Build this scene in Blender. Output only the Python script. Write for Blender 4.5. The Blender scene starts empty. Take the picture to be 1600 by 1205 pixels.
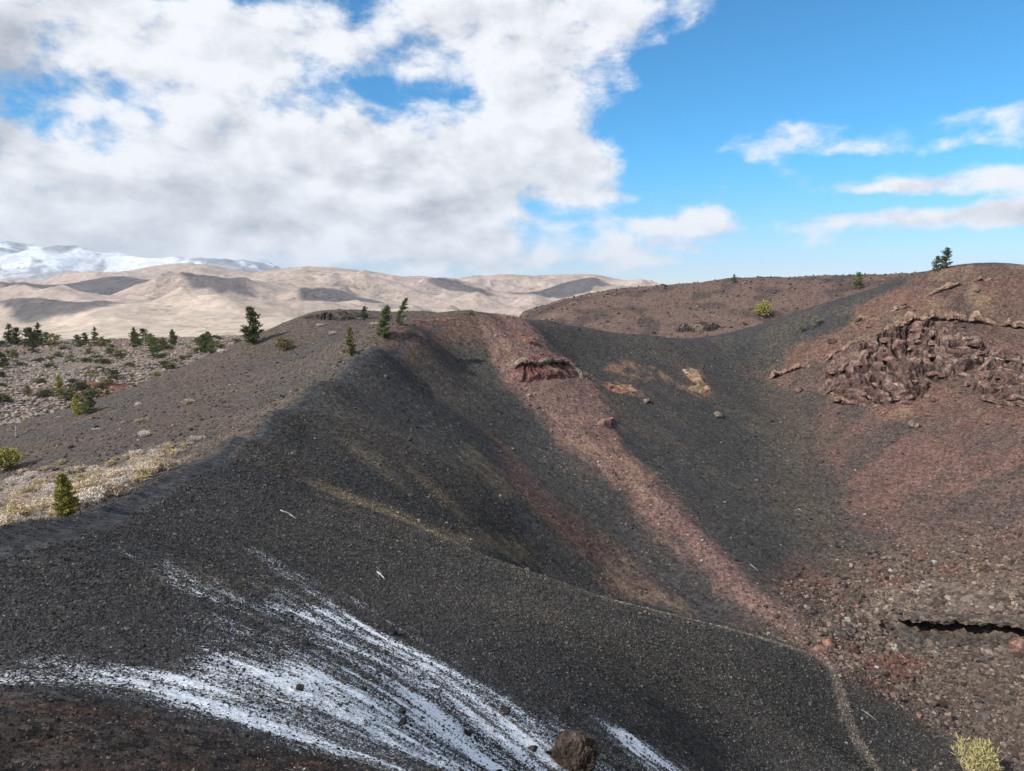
import bpy, math, random
import numpy as np
from mathutils import Vector
R = math.radians
scene = bpy.context.scene
# ================= CAMERA, SKY, SUN, EXPOSURE =================
SUN = np.array([-.69, -.42, .61]); SUN /= np.linalg.norm(SUN)      # towards the sun
cam = bpy.data.cameras.new('camera'); cam_ob = bpy.data.objects.new('camera', cam)
scene.collection.objects.link(cam_ob); scene.camera = cam_ob
cam.sensor_width = 36.0; cam.lens = 36.0*1081/1600; cam.clip_start = .1; cam.clip_end = 60000
cam_ob.location = (0, 0, 0); cam_ob.rotation_euler = (R(90-7.75), 0, 0)
scene.view_settings.view_transform = 'Standard'; scene.view_settings.look = 'None'
scene.view_settings.exposure = 0.66; scene.view_settings.gamma = 1.0
sun_l = bpy.data.lights.new('sun', 'SUN'); sun_l.energy = 3.5; sun_l.angle = R(.53); sun_l.color = (1, .93, .84)
sun_ob = bpy.data.objects.new('sun', sun_l); scene.collection.objects.link(sun_ob)
sun_ob.rotation_euler = Vector((-SUN[0], -SUN[1], -SUN[2])).to_track_quat('-Z', 'Y').to_euler()

class NT:                                                           # small node-building helper
    def __init__(s, tree): s.t = tree; s.n = tree.nodes; s.l = tree.links
    def new(s, kind, **kw):
        n = s.n.new(kind)
        for k, v in kw.items(): setattr(n, k, v)
        return n
    def put(s, sock, v):
        if isinstance(v, bpy.types.NodeSocket): s.l.new(v, sock)
        elif v is not None: sock.default_value = v
    def m(s, op, a, b=None, c=None, clamp=False):
        n = s.new('ShaderNodeMath', operation=op, use_clamp=clamp)
        for i, v in enumerate((a, b, c)):
            if v is not None: s.put(n.inputs[i], v)
        return n.outputs[0]
    def v(s, op, a, b=None, scale=None):
        n = s.new('ShaderNodeVectorMath', operation=op)
        s.put(n.inputs[0], a)
        if b is not None: s.put(n.inputs[1], b)
        if scale is not None: s.put(n.inputs['Scale'], scale)
        return n.outputs['Value'] if op in ('DOT_PRODUCT', 'LENGTH') else n.outputs['Vector']
    def noise(s, vec, scale, detail=4, rough=.55, dist=0.0, dims='3D'):
        n = s.new('ShaderNodeTexNoise', noise_dimensions=dims)
        s.put(n.inputs['Vector'], vec); n.inputs['Scale'].default_value = scale
        n.inputs['Detail'].default_value = detail; n.inputs['Roughness'].default_value = rough; n.inputs['Distortion'].default_value = dist
        return n.outputs['Fac']
    def vor(s, vec, scale, feature='F1'):
        n = s.new('ShaderNodeTexVoronoi', feature=feature); s.put(n.inputs['Vector'], vec); n.inputs['Scale'].default_value = scale
        return n
    def ramp(s, f, a, b, va=0.0, vb=1.0, smooth=True):
        n = s.new('ShaderNodeMapRange', interpolation_type='SMOOTHSTEP' if smooth else 'LINEAR')
        s.put(n.inputs['Value'], f)
        for k, q in (('From Min', a), ('From Max', b), ('To Min', va), ('To Max', vb)): s.put(n.inputs[k], q)
        return n.outputs['Result']
    def mix(s, f, a, b, mode='MIX'):
        n = s.new('ShaderNodeMix', data_type='RGBA', blend_type=mode)
        s.put(n.inputs['Factor'], f); s.put(n.inputs[6], a); s.put(n.inputs[7], b)
        return n.outputs[2]

world = bpy.data.worlds.new('World'); scene.world = world; world.use_nodes = True
W = NT(world.node_tree); W.n.clear()
def blob(az, el, sa, se, w):                                        # cloud cover in one part of the sky (degrees)
    return az, el, sa, se, w
COVER = [
 # big bank on the left, its thick middle and its ragged right end
 (-30, 6, 15, 4, .30), (-16, 6, 14, 4.2, .32), (-4, 5, 8, 4, .26), (-26, 11, 14, 4, .30), (-11, 9.5, 11, 4, .34), (0, 11, 6, 3.6, .32), (4.5, 8.5, 4, 1.8, .16),
 (-33, 17, 11, 4.5, .30), (-17, 18.6, 5, 2.2, .24), (-7, 17.3, 4, 2.5, .18), (2.5, 16.4, 6, 2.8, .26), (0, 20.6, 9, 2.4, .26), (10, 20.8, 6, 2.4, .24), (-37, 13.5, 3, 2.2, .2),
 (-2, 2.6, 8, 1.2, .16), (-33, 3, 6, 2, .2),
 # loose clouds on the right
 (20.8, 11.4, 5, 1.9, .30), (21.5, 14.3, 1.3, .8, .16), (32.5, 11.8, 5.5, 1.0, .22), (31, 10, 5, .9, .18), (28, 7.2, 6, .5, .19), (35, 7.8, 4, .5, .12), (29, 4.8, 7, .75, .27), (36, 5.2, 4, .8, .22), (13.5, 5.3, 6.5, 1.15, .33), (8, 2.9, 4, .5, .2), (7.5, 7.3, 4, .7, .15), (14.5, 3.6, 3, .4, .18), (9, 3.9, 5, .6, .15), (28, 6.1, 9, .4, -.14), (20, 6, 3.5, 2.2, -.2), (12, 2.3, 1.6, .35, .2), (34, 1.9, 3.5, .5, .2), (9, 2.0, 3, .5, .16),
 # gaps of blue
 (-24, 20.8, 3.6, 1.5, -.07), (-12, 15.8, 2.2, .9, -.08), (-31.5, 14.6, 1.6, .5, -.05), (-31, 13, 6, 2.5, .10), (-30, 17, 9, 4.5, .16), (-14, 18.5, 10, 2.5, .08), (30, 17.5, 14, 4, -.4), (17, 15, 6, 3, -.2), (14, 8.8, 5, 1.1, -.25), (24, 2.2, 6, 1.0, -.25), (28, 9, 8, .7, -.18), (18, 18, 5, 3, -.2)]
dirv = W.new('ShaderNodeTexCoord').outputs['Generated']
sep = W.new('ShaderNodeSeparateXYZ'); W.l.new(dirv, sep.inputs[0])
dx, dy, dz = sep.outputs
az = W.m('MULTIPLY', W.m('ARCTAN2', dx, dy), 57.29578)
el = W.m('MULTIPLY', W.m('ARCSINE', dz), 57.29578)
comb = W.new('ShaderNodeCombineXYZ'); W.put(comb.inputs[0], az); W.put(comb.inputs[1], el)
ae = comb.outputs[0]
# jitter the cover's outline so that it never reads as ovals
jn = W.new('ShaderNodeTexNoise'); W.put(jn.inputs['Vector'], ae); jn.inputs['Scale'].default_value = .16; jn.inputs['Detail'].default_value = 4
aej = W.v('ADD', ae, W.v('MULTIPLY', W.v('SUBTRACT', jn.outputs['Color'], (.5, .5, .5)), (7, 3.0, 0)))
cov = None
for a, e, sa, se, w in COVER:
    d = W.v('MULTIPLY', W.v('SUBTRACT', aej, (a, e, 0)), (1/sa, 1/se, 0))
    g = W.m('MULTIPLY', W.m('EXPONENT', W.m('MULTIPLY', W.v('DOT_PRODUCT', d, d), -1.0)), w)
    cov = g if cov is None else W.m('ADD', cov, g)
# outside the photograph's part of the sky: ordinary broken cloud
side = W.ramp(W.m('ABSOLUTE', az), 42, 70); up = W.ramp(el, 23, 34)
cov = W.m('ADD', cov, W.m('MULTIPLY', W.m('MAXIMUM', side, up), .20))
pl = W.v('MULTIPLY', dirv, (1, 1, 1.75))
def dens(p):
    a = W.noise(p, 4.2, 12, .60, .1); b = W.noise(p, 17.0, 8, .66, .25)
    return W.m('ADD', W.m('MULTIPLY', a, 1.25), W.m('MULTIPLY', b, .46))
p0 = pl; p1 = W.v('ADD', p0, (-.022, -.008, .034))
n0 = dens(p0); n1 = dens(p1)
den = W.m('ADD', W.m('SUBTRACT', n0, .325), W.m('MULTIPLY', W.m('TANH', W.m('MULTIPLY', cov, 2.2)), .54))
alpha = W.ramp(den, .58, .84)
alpha = W.m('MULTIPLY', alpha, W.ramp(el, -1.0, .6))
# light: the flank towards the sun is white, thick parts and undersides grey
thick = W.ramp(den, .80, 1.15)
shade = W.m('ADD', W.m('MULTIPLY', W.m('SUBTRACT', n0, n1), 1.9), W.m('SUBTRACT', 1.0, W.m('MULTIPLY', thick, .30)))
big = W.noise(ae, .11, 4, .5, .4)
dk = W.v('MULTIPLY', W.v('SUBTRACT', aej, (-36.5, 12.2, 0)), (1/5, 1/3, 0)); dk2 = W.v('MULTIPLY', W.v('SUBTRACT', aej, (-27, 6, 0)), (1/16, 1/2.6, 0))
lowgrey = W.m('ADD', W.m('MULTIPLY', W.m('EXPONENT', W.m('MULTIPLY', W.v('DOT_PRODUCT', dk, dk), -1.0)), .6), W.m('MULTIPLY', W.m('EXPONENT', W.m('MULTIPLY', W.v('DOT_PRODUCT', dk2, dk2), -1.0)), .18))
shade = W.m('SUBTRACT', shade, lowgrey)
shade = W.m('ADD', shade, W.m('MULTIPLY', W.m('SUBTRACT', big, .5), .8))
shade = W.ramp(shade, .30, 1.10, 0, 1, False)
ccol = W.mix(shade, (.30, .325, .37, 1), (.60, .615, .645, 1))
sky = W.new('ShaderNodeTexSky', sky_type='NISHITA'); sky.sun_disc = False
sky.sun_elevation = math.asin(SUN[2]); sky.sun_rotation = math.atan2(SUN[0], SUN[1]); sky.altitude = 1800; sky.air_density = 1.0; sky.dust_density = .25; sky.ozone_density = 3.0
SKY_S = .082
skyc = W.v('SCALE', sky.outputs[0], scale=SKY_S)
tint = W.mix(W.ramp(el, 0, 11), (.80, .86, 1.02, 1), (.42, 1.14, 1.36, 1))
skyc = W.v('MULTIPLY', skyc, tint)
col = W.mix(alpha, skyc, ccol)
bg = W.new('ShaderNodeBackground'); W.put(bg.inputs['Color'], col); bg.inputs['Strength'].default_value = 1.0
wo = W.new('ShaderNodeOutputWorld'); W.l.new(bg.outputs[0], wo.inputs['Surface'])

# ================= NOISE AND TERRAIN HEIGHT =================
def _h(ix, iy, seed):
    n = (ix.astype(np.int64)*374761393 + iy.astype(np.int64)*668265263 + seed*1442695041) & 0xffffffff
    n = ((n ^ (n >> 13))*1274126177) & 0xffffffff
    n = ((n ^ (n >> 16))*2246822519) & 0xffffffff
    n = n ^ (n >> 15)
    return (n & 0xffffff)/float(0xffffff)
def vnoise(x, y, seed=0):               # value noise, -1..1
    x = np.asarray(x, float); y = np.asarray(y, float)
    ix = np.floor(x); iy = np.floor(y); fx = x-ix; fy = y-iy
    fx = fx*fx*fx*(fx*(fx*6-15)+10); fy = fy*fy*fy*(fy*(fy*6-15)+10)
    ix = ix.astype(np.int64); iy = iy.astype(np.int64)
    a = _h(ix, iy, seed); b = _h(ix+1, iy, seed); c = _h(ix, iy+1, seed); d = _h(ix+1, iy+1, seed)
    return ((a+(b-a)*fx)*(1-fy)+(c+(d-c)*fx)*fy)*2-1
def fbm(x, y, oct=4, seed=0, gain=.5, ridged=False):
    s = 0; a = 1.0; t = 0
    for i in range(oct):
        ca, sa = np.cos(.7+i*1.3), np.sin(.7+i*1.3)
        n = vnoise((x*ca-y*sa)+17.3*i, (x*sa+y*ca)-9.1*i, seed+i)
        if ridged: n = 1-2*np.abs(n)
        s = s+a*n; t += a; a *= gain; x = x*2.03; y = y*2.03
    return s/t
def sstep(a, b, x):
    t = np.clip((x-a)/(b-a), 0, 1); return t*t*(3-2*t)

# surveyed points of the crater and its cone, in metres (camera eye at the origin)
CP = np.array([(-19.27,25,-9.42),(-20.5,30.5,-10.64),(-21.8,38,-12.05),(-23.74,50,-13.3),(-25.17,62,-13.73),(-26.06,75,-13.58),(-24.65,88,-11.93),(-22.29,100,-9.81),(-20.15,106,-9.22),
 (-15.78,122,-6.88),(-7.73,140,-4.42),(0,148,-5.22),(8.74,158,-6.73),(18.61,168,-8.7),(33.28,180,-11.15),(50.96,190,-12.47),(69.36,188,-8.52),(81.17,184,-3.62),
 (90.74,180,0.06),(98.61,174,3.53),(104.88,169,5.41),(111.39,165,5.72),(118.26,162,5.33),(130.37,150,2.09),(-3.72,4.6,-3.45),(-2.53,5,-3.75),(-1.82,7.5,-5.63),
 (-6.76,8.5,-5.27),(-4.3,8.6,-5.75),(-9.88,12.5,-7.15),(-14.45,18.5,-8.85),(-17.59,22.7,-9.47),(-15.61,27,-10.17),(-18.19,38,-12.42),(-17.91,47,-13.51),(-10.48,27,-11.54),
 (-6.88,17.5,-9.28),(-10.56,18,-8.8),(-7.13,12,-7.12),(-6.98,36,-15.38),(-4.72,24,-12.73),(-3.09,15.5,-9.86),(0,29,-15.38),(0,21.5,-13.68),(0,16.5,-12.38),
 (8.06,41,-21.74),(5.98,30,-19.08),(5.94,23.5,-17.63),(16.93,42.5,-27.04),(13.54,33.5,-25.14),(21.12,53.5,-30.06),(9.05,28,-21.01),(-2.09,43,-18.37),(-19.06,50,-14.52),
 (-14.34,50,-15.8),(-11.02,50,-16.79),(-7.69,50,-17.84),(-4.6,50.2,-19.02),(-1.47,50.7,-20.43),(1.75,51.5,-21.9),(5.11,52.5,-23.5),(7.82,53.5,-24.83),(10.74,55,-26.32),
 (13.81,56.5,-27.79),(17.19,58.5,-29.5),(23.99,61,-32.48),(30.22,62.5,-35.11),(27.07,53.5,-34.03),(26.55,49.5,-34.16),(26.49,46,-34.52),(-21.54,54,-14.36),
 (-16.04,56,-17.04),(-12.88,58.5,-18.95),(-9.52,62,-21.38),(-6.08,66.5,-24.39),(-2.07,71.5,-27.88),(2.68,79,-32.55),(7.86,81,-35.19),(11.97,82,-37.05),(16.08,82.5,-38.46),
 (20.02,82,-39.41),(23.77,81,-39.93),(30.23,77,-40.03),(34.76,72,-39.54),(-13.99,93,-17.73),(-11.42,75,-20.83),(-4.9,86,-23.04),(-15.97,107,-13.91),(-10.53,102,-17.79),
 (-5.06,97.3,-22.1),(0,93,-26.28),(5.12,89,-30.16),(-8.87,119,-14.8),(-4.22,112.5,-19.3),(0,106.5,-24.4),(5.69,99.5,-28.61),(-11.61,125,-12.03),(-7.31,131.5,-10.21),
 (-22.05,73,-16.02),(-16.6,73,-18.14),(12.9,89,-35.33),(0,142,-7.75),(3.71,133,-12.8),(5.8,124,-18.92),(14.11,115,-25.24),(22.42,107,-30.76),(31.15,92,-37.45),
 (34.05,81,-39.59),(13.84,149,-14.34),(22.23,160,-12.43),(26.2,140,-21.37),(36.01,127,-29.1),(41.74,109,-35.63),(41.03,94,-40.17),(22.87,121,-27.72),(43.68,156,-20.86),
 (50.66,134,-30.7),(60.48,162,-21.67),(81.76,146,-19.53),(69.89,156,-20.86),(75.96,164,-12.74),(87.6,158,-9.35),(71.46,126,-28.87),(62.04,108,-35.31),(54.12,93,-39.74),
 (49.89,85,-41.99),(84.69,112,-25.66),(74.29,97,-31.71),(65.18,84,-35.89),(100.8,135,-18.05),(112.08,152,-6.19),(92.12,141,-18.86),(100.65,156,-6.36),(40.63,78,-41.37),
 (50.47,79,-41.9),(45.32,65,-41.35),(56.61,72,-38.19),(49.4,62,-39.44),(42.03,52,-39.02),(34.69,50.5,-37.89),(36.45,61,-38.81),(-36.92,48,-17.22),(-57.15,75,-21.56),
 (-84.69,112,-25.66),(-34.76,52,-15.97),(-54.84,78,-20.9),(-49.28,80,-19.88),(-79.62,142,-20.33),(-83.55,127,-23.61),(-49.25,105,-18.02),(-68.82,165,-13.58),
 (-62.46,178,-9.71),(-53.66,188,-6.28),(-39.72,112,-14.98),(-36.73,132,-11.48),(-33.26,150,-8.87),(-30.96,168,-6.38),(-17.42,172,-5.75),(-23.3,158,-6.44),
 (-36.25,92,-15.79),(-30.76,70,-15.9),(-32.41,83,-16.22),(-31.91,96,-15.11),(-27.63,106,-12.19),(-30.31,58,-15.54),(-23.61,67.5,-15.46),(-22.44,81,-14.67),
 (-20.55,93.5,-13.83),(0,0,-1.75),(-3,-1,-1.9),(3,-1,-2),(2,3,-3.6),(-2,3,-2.6),(0,-6,-2.4),(-12,0,-5.4),(-14,8,-7.3),(-25,-5,-12),(-30,12,-13.5),(-45,20,-19),(0,-25,-9),
 (30,-15,-4),(30,-40,-12),(90,10,-2),(70,10,-10),(125,60,2),(105,60,-14),(135,110,4.5),(160,60,-8),(170,120,-8),(160,190,-6),(60,30,-27),(30,25,-21),(85,55,-31),
 (15,5,-10),(20,12,-15.5),(-70,-20,-26),(-90,60,-26),(-100,110,-28),(-120,140,-30),(-60,-70,-26),(40,-90,-20),(-130,40,-29),(-95,190,-31),(-60,220,-27),(-20,215,-21),
 (20,210,-24),(60,235,-28),(100,220,-18),(130,215,-12),(150,230,-18),(122,185,-1.5),(105,192,-3.5),(84,205,-10),(140,160,2),(-2,170,-12),(-12,160,-11),(25,190,-18),
 (-140,230,-33),(0,260,-34),(60,280,-34),(120,260,-27)])

_S = 60.0
def _tps(P, smooth):
    n = len(P); X = P[:, :2]/_S
    d = np.linalg.norm(X[:, None]-X[None], axis=2)
    K = d*d*np.log(d+1e-9); K[np.arange(n), np.arange(n)] = smooth
    A = np.zeros((n+3, n+3)); A[:n, :n] = K; A[:n, n] = 1; A[:n, n+1:] = X; A[n:, :n] = A[:n, n:].T
    b = np.zeros(n+3); b[:n] = P[:, 2]
    return np.linalg.solve(A, b)
_W = _tps(CP, 2e-4)
def tps(x, y):
    x = np.asarray(x, float); y = np.asarray(y, float)
    s = np.zeros(np.broadcast(x, y).shape)+_W[-3]+_W[-2]*x/_S+_W[-1]*y/_S
    for (cx, cy, _), w in zip(CP, _W):
        r2 = ((x-cx)**2+(y-cy)**2)/_S**2
        s += w*.5*r2*np.log(r2+1e-12)
    return s
def outer(x, y):                         # lava terrace left, dark scoria ridge right
    rr = np.hypot(x, y); z = -28-.012*np.maximum(rr-120, 0); u = np.where(y > 1, x/np.maximum(y, 1), np.sign(x)*9)
    u = u+.012*fbm(x/25, y/25, 3, 77)
    zc = np.interp(u, [-.06, -.01, .02, .07, .12, .19, .31, .46, .56, .8, 1.5, 3], [-60, -30, -13, -5.5, -1.5, 1.6, 5.8, 7.2, 8.2, 9, 0, -40])
    k = sstep(225, 400, rr)*(1-.6*sstep(420, 620, rr))
    ridge = np.maximum(zc-z, 0)*k
    z = z+ridge
    z = z+fbm(x/45, y/45, 4, 5)*1.6*sstep(170, 350, rr)
    z = z+fbm(x/9, y/9, 3, 15, ridged=True)*.7*sstep(190, 330, rr)
    z = z-sstep(560, 980, rr)*112
    return z
def base(x, y):
    r = np.hypot(x-20, y-90)
    w = sstep(150, 215, np.hypot((x-20), (y-90)))
    z = tps(x, y)
    return z*(1-w)+outer(x, y)*w

FEAT = {
 'red_rib': [(-3.9,140.2),(1.7,150.3),(6.6,142.9),(13.9,142.4),(16.1,132.3),(19.0,121.9),(22.1,110.6),(27.1,102.8),(31.1,91.8),(34.1,81.1),(37.0,72.2),(30.2,61.8),
 (32.7,73.9),(29.9,80.5),(24.7,91.1),(19.0,99.3),(13.2,107.3),(8.5,112.4),(5.0,118.2),(1.1,122.9),(-1.8,127.2),(-3.1,133.3)],
 'red_top': [(-19.8,112.4),(-14.9,134.8),(-7.7,139.1),(0.0,146.9),(-3.1,133.8),(-12.1,130.7),(-16.0,115.0)],
 'red_two': [(-2.5,105.2),(2.9,100.8),(7.3,95.5),(12.2,90.8),(17.9,87.7),(21.1,83.4),(17.9,83.7),(11.8,87.0),(5.1,88.0),(0.0,94.0)],
 'red_low': [(11.3,83.0),(16.3,83.7),(21.0,82.7),(19.5,83.4),(14.9,85.0)],
 'wall_red': [(68.6,146.3),(78.3,139.1),(93.6,124.8),(90.2,100.4),(76.6,83.7),(62.7,80.5),(57.5,91.1),(54.4,102.8),(57.4,118.2),(59.2,133.3)],
 'wall_top': [(57.1,165.6),(71.4,167.6),(82.2,168.2),(91.9,166.9),(103.3,166.3),(111.3,162.4),(118.5,153.9),(110.1,131.7),(95.7,115.9),(73.5,142.4),(65.4,159.3)],
 'wall_brown': [(58.2,164.3),(68.6,146.3),(57.4,118.2),(54.4,102.8),(54.1,92.9),(44.4,85.6),(40.9,87.3),(41.9,101.2),(46.5,122.4),(53.0,144.6)],
 'tan1': [(-15.6,56.3),(-9.5,61.6),(-7.1,66.8),(-12.2,63.8),(-15.1,60.9)],
 'tan2': [(-6.2,64.3),(0.0,76.5),(0.8,80.2),(-4.3,74.5),(-6.2,68.4)],
 'tan3': [(-11.8,78.0),(-10.4,78.3),(-5.8,76.2),(-5.1,75.4),(-7.8,74.2)],
 'tan4': [(-7.2,95.5),(-4.6,97.7),(-0.8,88.0),(0.0,85.0),(-4.0,84.3)],
 'tan5': [(-18.5,76.8),(-16.3,76.5),(-11.0,71.9),(-13.6,71.4)],
 'tan6': [(11.2,89.0),(15.5,89.0),(20.5,84.3),(23.7,80.8),(17.6,82.1),(13.3,85.6)],
 'orange1': [(18.5,141.8),(25.1,145.2),(26.7,142.9),(22.6,138.0),(19.3,138.0)],
 'orange2': [(39.0,159.9),(44.8,163.1),(43.8,156.3),(46.1,155.1),(41.6,150.9),(36.9,150.9),(40.4,154.5)],
 'orange3': [(21.3,152.7),(28.9,155.7),(36.3,155.7),(35.6,152.7),(25.6,148.6),(20.7,148.6)],
 'snow': [(-11.6,13.3),(-10.1,12.8),(-8.1,12.1),(-6.5,12.1),(-7.3,15.8),(-10.6,21.9),(-14.0,25.9),(-12.7,25.6),(-9.1,23.3),(-10.2,27.6),(-12.8,32.5),(-11.6,33.2),
 (-7.7,28.4),(-3.9,24.9),(-0.9,22.0),(0.9,21.5),(2.9,22.6),(4.8,24.0),(6.9,24.8),(6.0,21.6),(-1.2,7.4),(-2.0,8.2),(-3.1,8.0),(-4.1,8.1),(-5.4,9.0),(-6.6,9.5),(-9.0,10.3)],
 'snow_core': [(-7.2,11.7),(-6.8,14.6),(-5.5,14.7),(-6.7,21.4),(-8.8,23.8),(-7.2,26.3),(-3.7,23.2),(-0.8,21.1),(1.0,20.7),(2.3,19.2),(1.7,17.2),(-1.4,8.4),(-2.7,8.3),
 (-4.1,9.0),(-5.6,9.9)],
 'snow_two': [(3.2,24.3),(5.0,25.1),(6.9,24.8),(6.1,23.1),(4.4,22.8)],
 'near_red': [(-12.8,11.7),(-8.7,9.5),(-6.6,8.3),(-5.7,8.4),(-3.9,7.6),(-2.9,7.6),(-1.8,7.6)],
 'path': [(-18.3,23.6),(-17.7,26.3),(-20.8,36.2),(-21.6,41.9),(-22.9,48.2),(-24.6,60.6),(-25.8,74.2),(-24.4,87.0),(-22.1,99.3),(-20.1,105.6),(-17.4,117.3),(-13.7,135.4)],
 'trail': [(-7.6,49.2),(-0.9,49.0),(10.3,81.4),(20.5,80.5),(26.6,77.4),(25.9,61.1),(30.2,61.8),(29.8,58.3),(28.0,53.6),(27.1,49.6),(26.8,46.2)],
 'shrubland': [(-58.3,76.5),(-56.1,79.9),(-46.1,74.8),(-42.2,81.1),(-38.5,76.8),(-25.8,48.4),(-23.9,38.5),(-24.1,35.9),(-23.7,30.8),(-46.1,53.1),(-70.1,81.8)],
 'cleft': [(42.0,80.8),(46.1,84.0),(50.1,85.3),(52.2,83.4),(55.2,80.5),(57.2,76.8),(59.7,72.5)],
 'trees': [(-59.1,157.5),(-48.4,146.3),(-36.0,168.2),(-25.5,108.9),(-21.6,115.5),(-19.5,120.5),(-8.3,139.1),(-22.6,33.8),(-63.4,84.3),(107.0,297.5),(112.9,355.7),
 (157.9,319.0),(104.2,172.2),(104.9,169.5),(72.1,173.5),(75.8,172.8),(37.4,50.7)],
 'plaintrees': [(-293.9,420.2),(-255.4,371.2),(-261.1,385.8),(-285.4,388.8),(-253.8,387.3),(-269.8,423.5),(-274.3,452.4),(-213.2,377.0),(-211.9,382.9),(-211.5,394.9),
 (-196.0,357.0),(-190.4,375.5),(-156.8,308.1),(-152.6,282.9),(-166.9,339.5),(-172.7,372.6),(-157.9,348.8),(-164.9,377.0),(-137.1,280.7),(-220.5,303.4),(-183.0,265.9),
 (-197.6,310.5),(-138.3,209.0),(-138.6,201.9),(-126.2,208.2),(-78.6,135.9),(-80.7,123.3),(-78.9,123.8)],
 'snags': [(-86.4,118.2),(-147.4,225.0),(-85.3,128.2),(-201.8,379.9),(-176.2,364.0)],
 'lone': [(-53.1,111.5),(-55.6,101.6),(-48.3,89.4),(-37.4,80.5),(-39.6,76.5),(-67.6,123.3),(-30.9,155.7),(-39.8,153.9),(-45.0,162.4),(-153.9,331.7),(-171.1,410.5),
 (-66.2,156.9),(-65.4,106.8),(-61.5,107.3)],
 'o_rib': [(-0.6,128.7),(1.5,132.3),(12.2,145.7),(14.4,143.5),(12.5,134.3),(7.2,129.2),(2.3,124.8),(-0.6,125.3)],
 'o_big': [(69.8,155.1),(74.6,160.6),(85.4,159.3),(94.7,158.1),(101.6,152.7),(102.4,145.2),(91.0,143.5),(84.0,140.2),(76.3,140.2),(71.5,146.9)],
 'o_side': [(92.9,142.4),(100.5,146.3),(105.4,141.8),(105.1,125.3),(96.6,111.9),(94.7,126.2),(93.0,134.3)],
 'o_band': [(71.9,161.2),(82.6,162.4),(93.1,160.6),(100.8,156.3),(111.4,150.9),(113.1,145.7),(109.5,148.0),(99.5,153.9),(91.9,158.1),(81.2,159.3)],
 'o_thin': [(59.5,163.7),(69.7,163.1),(80.3,160.6),(80.5,159.3),(69.8,161.2),(60.4,161.8)],
 'o_top': [(96.2,163.7),(104.8,163.7),(111.3,161.2),(111.2,159.9),(103.4,161.2),(96.6,161.8)],
 'o_rib2': [(15.1,123.8),(19.3,128.7),(19.7,126.7),(16.6,121.9),(13.6,120.0)],
 'o_rib3': [(0.0,141.8),(6.6,142.9),(6.5,140.2),(1.9,138.0)],
 'ledge': [(37.5,78.0),(44.2,87.0),(51.0,90.4),(56.4,90.8),(64.1,82.4),(67.8,77.4),(63.4,71.9),(59.3,75.7),(55.6,81.1),(53.0,84.7),(49.6,86.0),(44.9,83.4)],
 'boulder': [(1.6,18.9)],
 'sticks': [(-7.4,36.2),(-6.8,35.1),(-14.5,41.9),(-13.4,41.3),(33.3,92.9),(34.1,91.5),(29.8,54.8),(30.9,54.2)],
 'crag': [(-52,172),(-44.2,173),(-35.4,172),(-35.1,165.6),(-42.9,166.3)],
 'crag2': [(-20.0,135.4),(-13.9,137.5),(-10.8,137.5),(-12.5,134.9),(-18.3,132.3)],
 'saddle_rocks': [(68.7,297.5),(78.8,299.8),(88.3,291.8),(85.8,288.4),(70.1,291.8)],
}

MOUNTAIN_RIDGES = [
 ([(-14020,14000,699),(-12098,14000,787),(-10181,14000,850),(-9732,14000,887),(-9418,14000,850),(-8787,14000,787),(-8161,14000,649),(-7658,14000,561),(-7152,14000,486),(-6394,14000,360)], 2600),
 ([(-10026,18000,511),(-9271,18000,722),(-8610,18000,802),(-7713,18000,705),(-6579,18000,414)], 2500),
 ([(-9095,12500,714),(-9787,12500,624),(-8417,12500,669),(-8909,12500,287)], 1200)]
HILL_RIDGES = [
 ([(-4612,7200,87),(-4211,7200,159),(-3944,7200,204),(-3677,7200,263),(-3413,7200,295),(-3086,7200,269),(-2761,7200,204),(-2437,7200,100)], 900),
 ([(-3544,5000,-57),(-3346,5000,2),(-3111,5000,70),(-2832,5000,124),(-2673,5000,106),(-2518,5000,33),(-2409,5000,-39)], 650),
 ([(-5499,6000,2),(-4734,6000,-36),(-4295,6000,-58),(-4079,6000,-102)], 700),
 ([(-2150,5600,114),(-1891,5600,169),(-1686,5600,194),(-1482,5600,194),(-1303,5600,174),(-1150,5600,159),(-1064,5600,159),(-962,5600,119),(-820,5600,48)], 650),
 ([(-1280,7000,123),(-992,7000,155),(-704,7000,117),(-384,7000,98)], 600),
 ([(-665,6600,20),(-483,6600,80),(-302,6600,140),(-121,6600,170),(30,6600,164),(181,6600,134),(350,6600,158),(513,6600,140)], 600),
 ([(505,6900,140),(662,6900,152),(769,6900,165),(915,6900,140),(1105,6900,96),(1295,6900,52),(1581,6900,-4)], 600),
 ([(624,5600,124),(410,5600,68),(154,5600,-23),(-51,5600,-126)], 420),
 ([(-931,4900,130),(-807,4900,46),(-630,4900,-43),(-361,4900,-155)], 420),
 ([(-1415,4700,155),(-1548,4700,66),(-1595,4700,-20),(-1729,4700,-105)], 400),
 ([(-1743,3800,-16),(-1636,3800,25),(-1529,3800,60),(-1442,3800,77),(-1373,3800,53),(-1289,3800,1),(-1152,3800,-57)], 380),
 ([(-2483,2700,-65),(-1984,2700,-46),(-1837,2700,-56),(-1687,2700,-53),(-1538,2700,-43),(-1414,2700,-41),(-1291,2700,-61),(-1144,2700,-90),(-922,2700,-130),(-598,2700,-147)], 650),
 ([(-841,3800,-155),(-525,3800,-113),(-280,3800,-103),(0,3800,-127)], 420)]
FEAT['wall_top'] = FEAT['wall_top'][:3]+[(94,171),(104,171.5),(113,168),(124,164)]+FEAT['wall_top'][6:]
FEAT['trail'] = [(6.7,53),(14.5,57),(20.4,59.5),(26,61.5),(30.3,62),(29.3,58),(27.3,52.8),(26.5,49),(26.6,46)]

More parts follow.
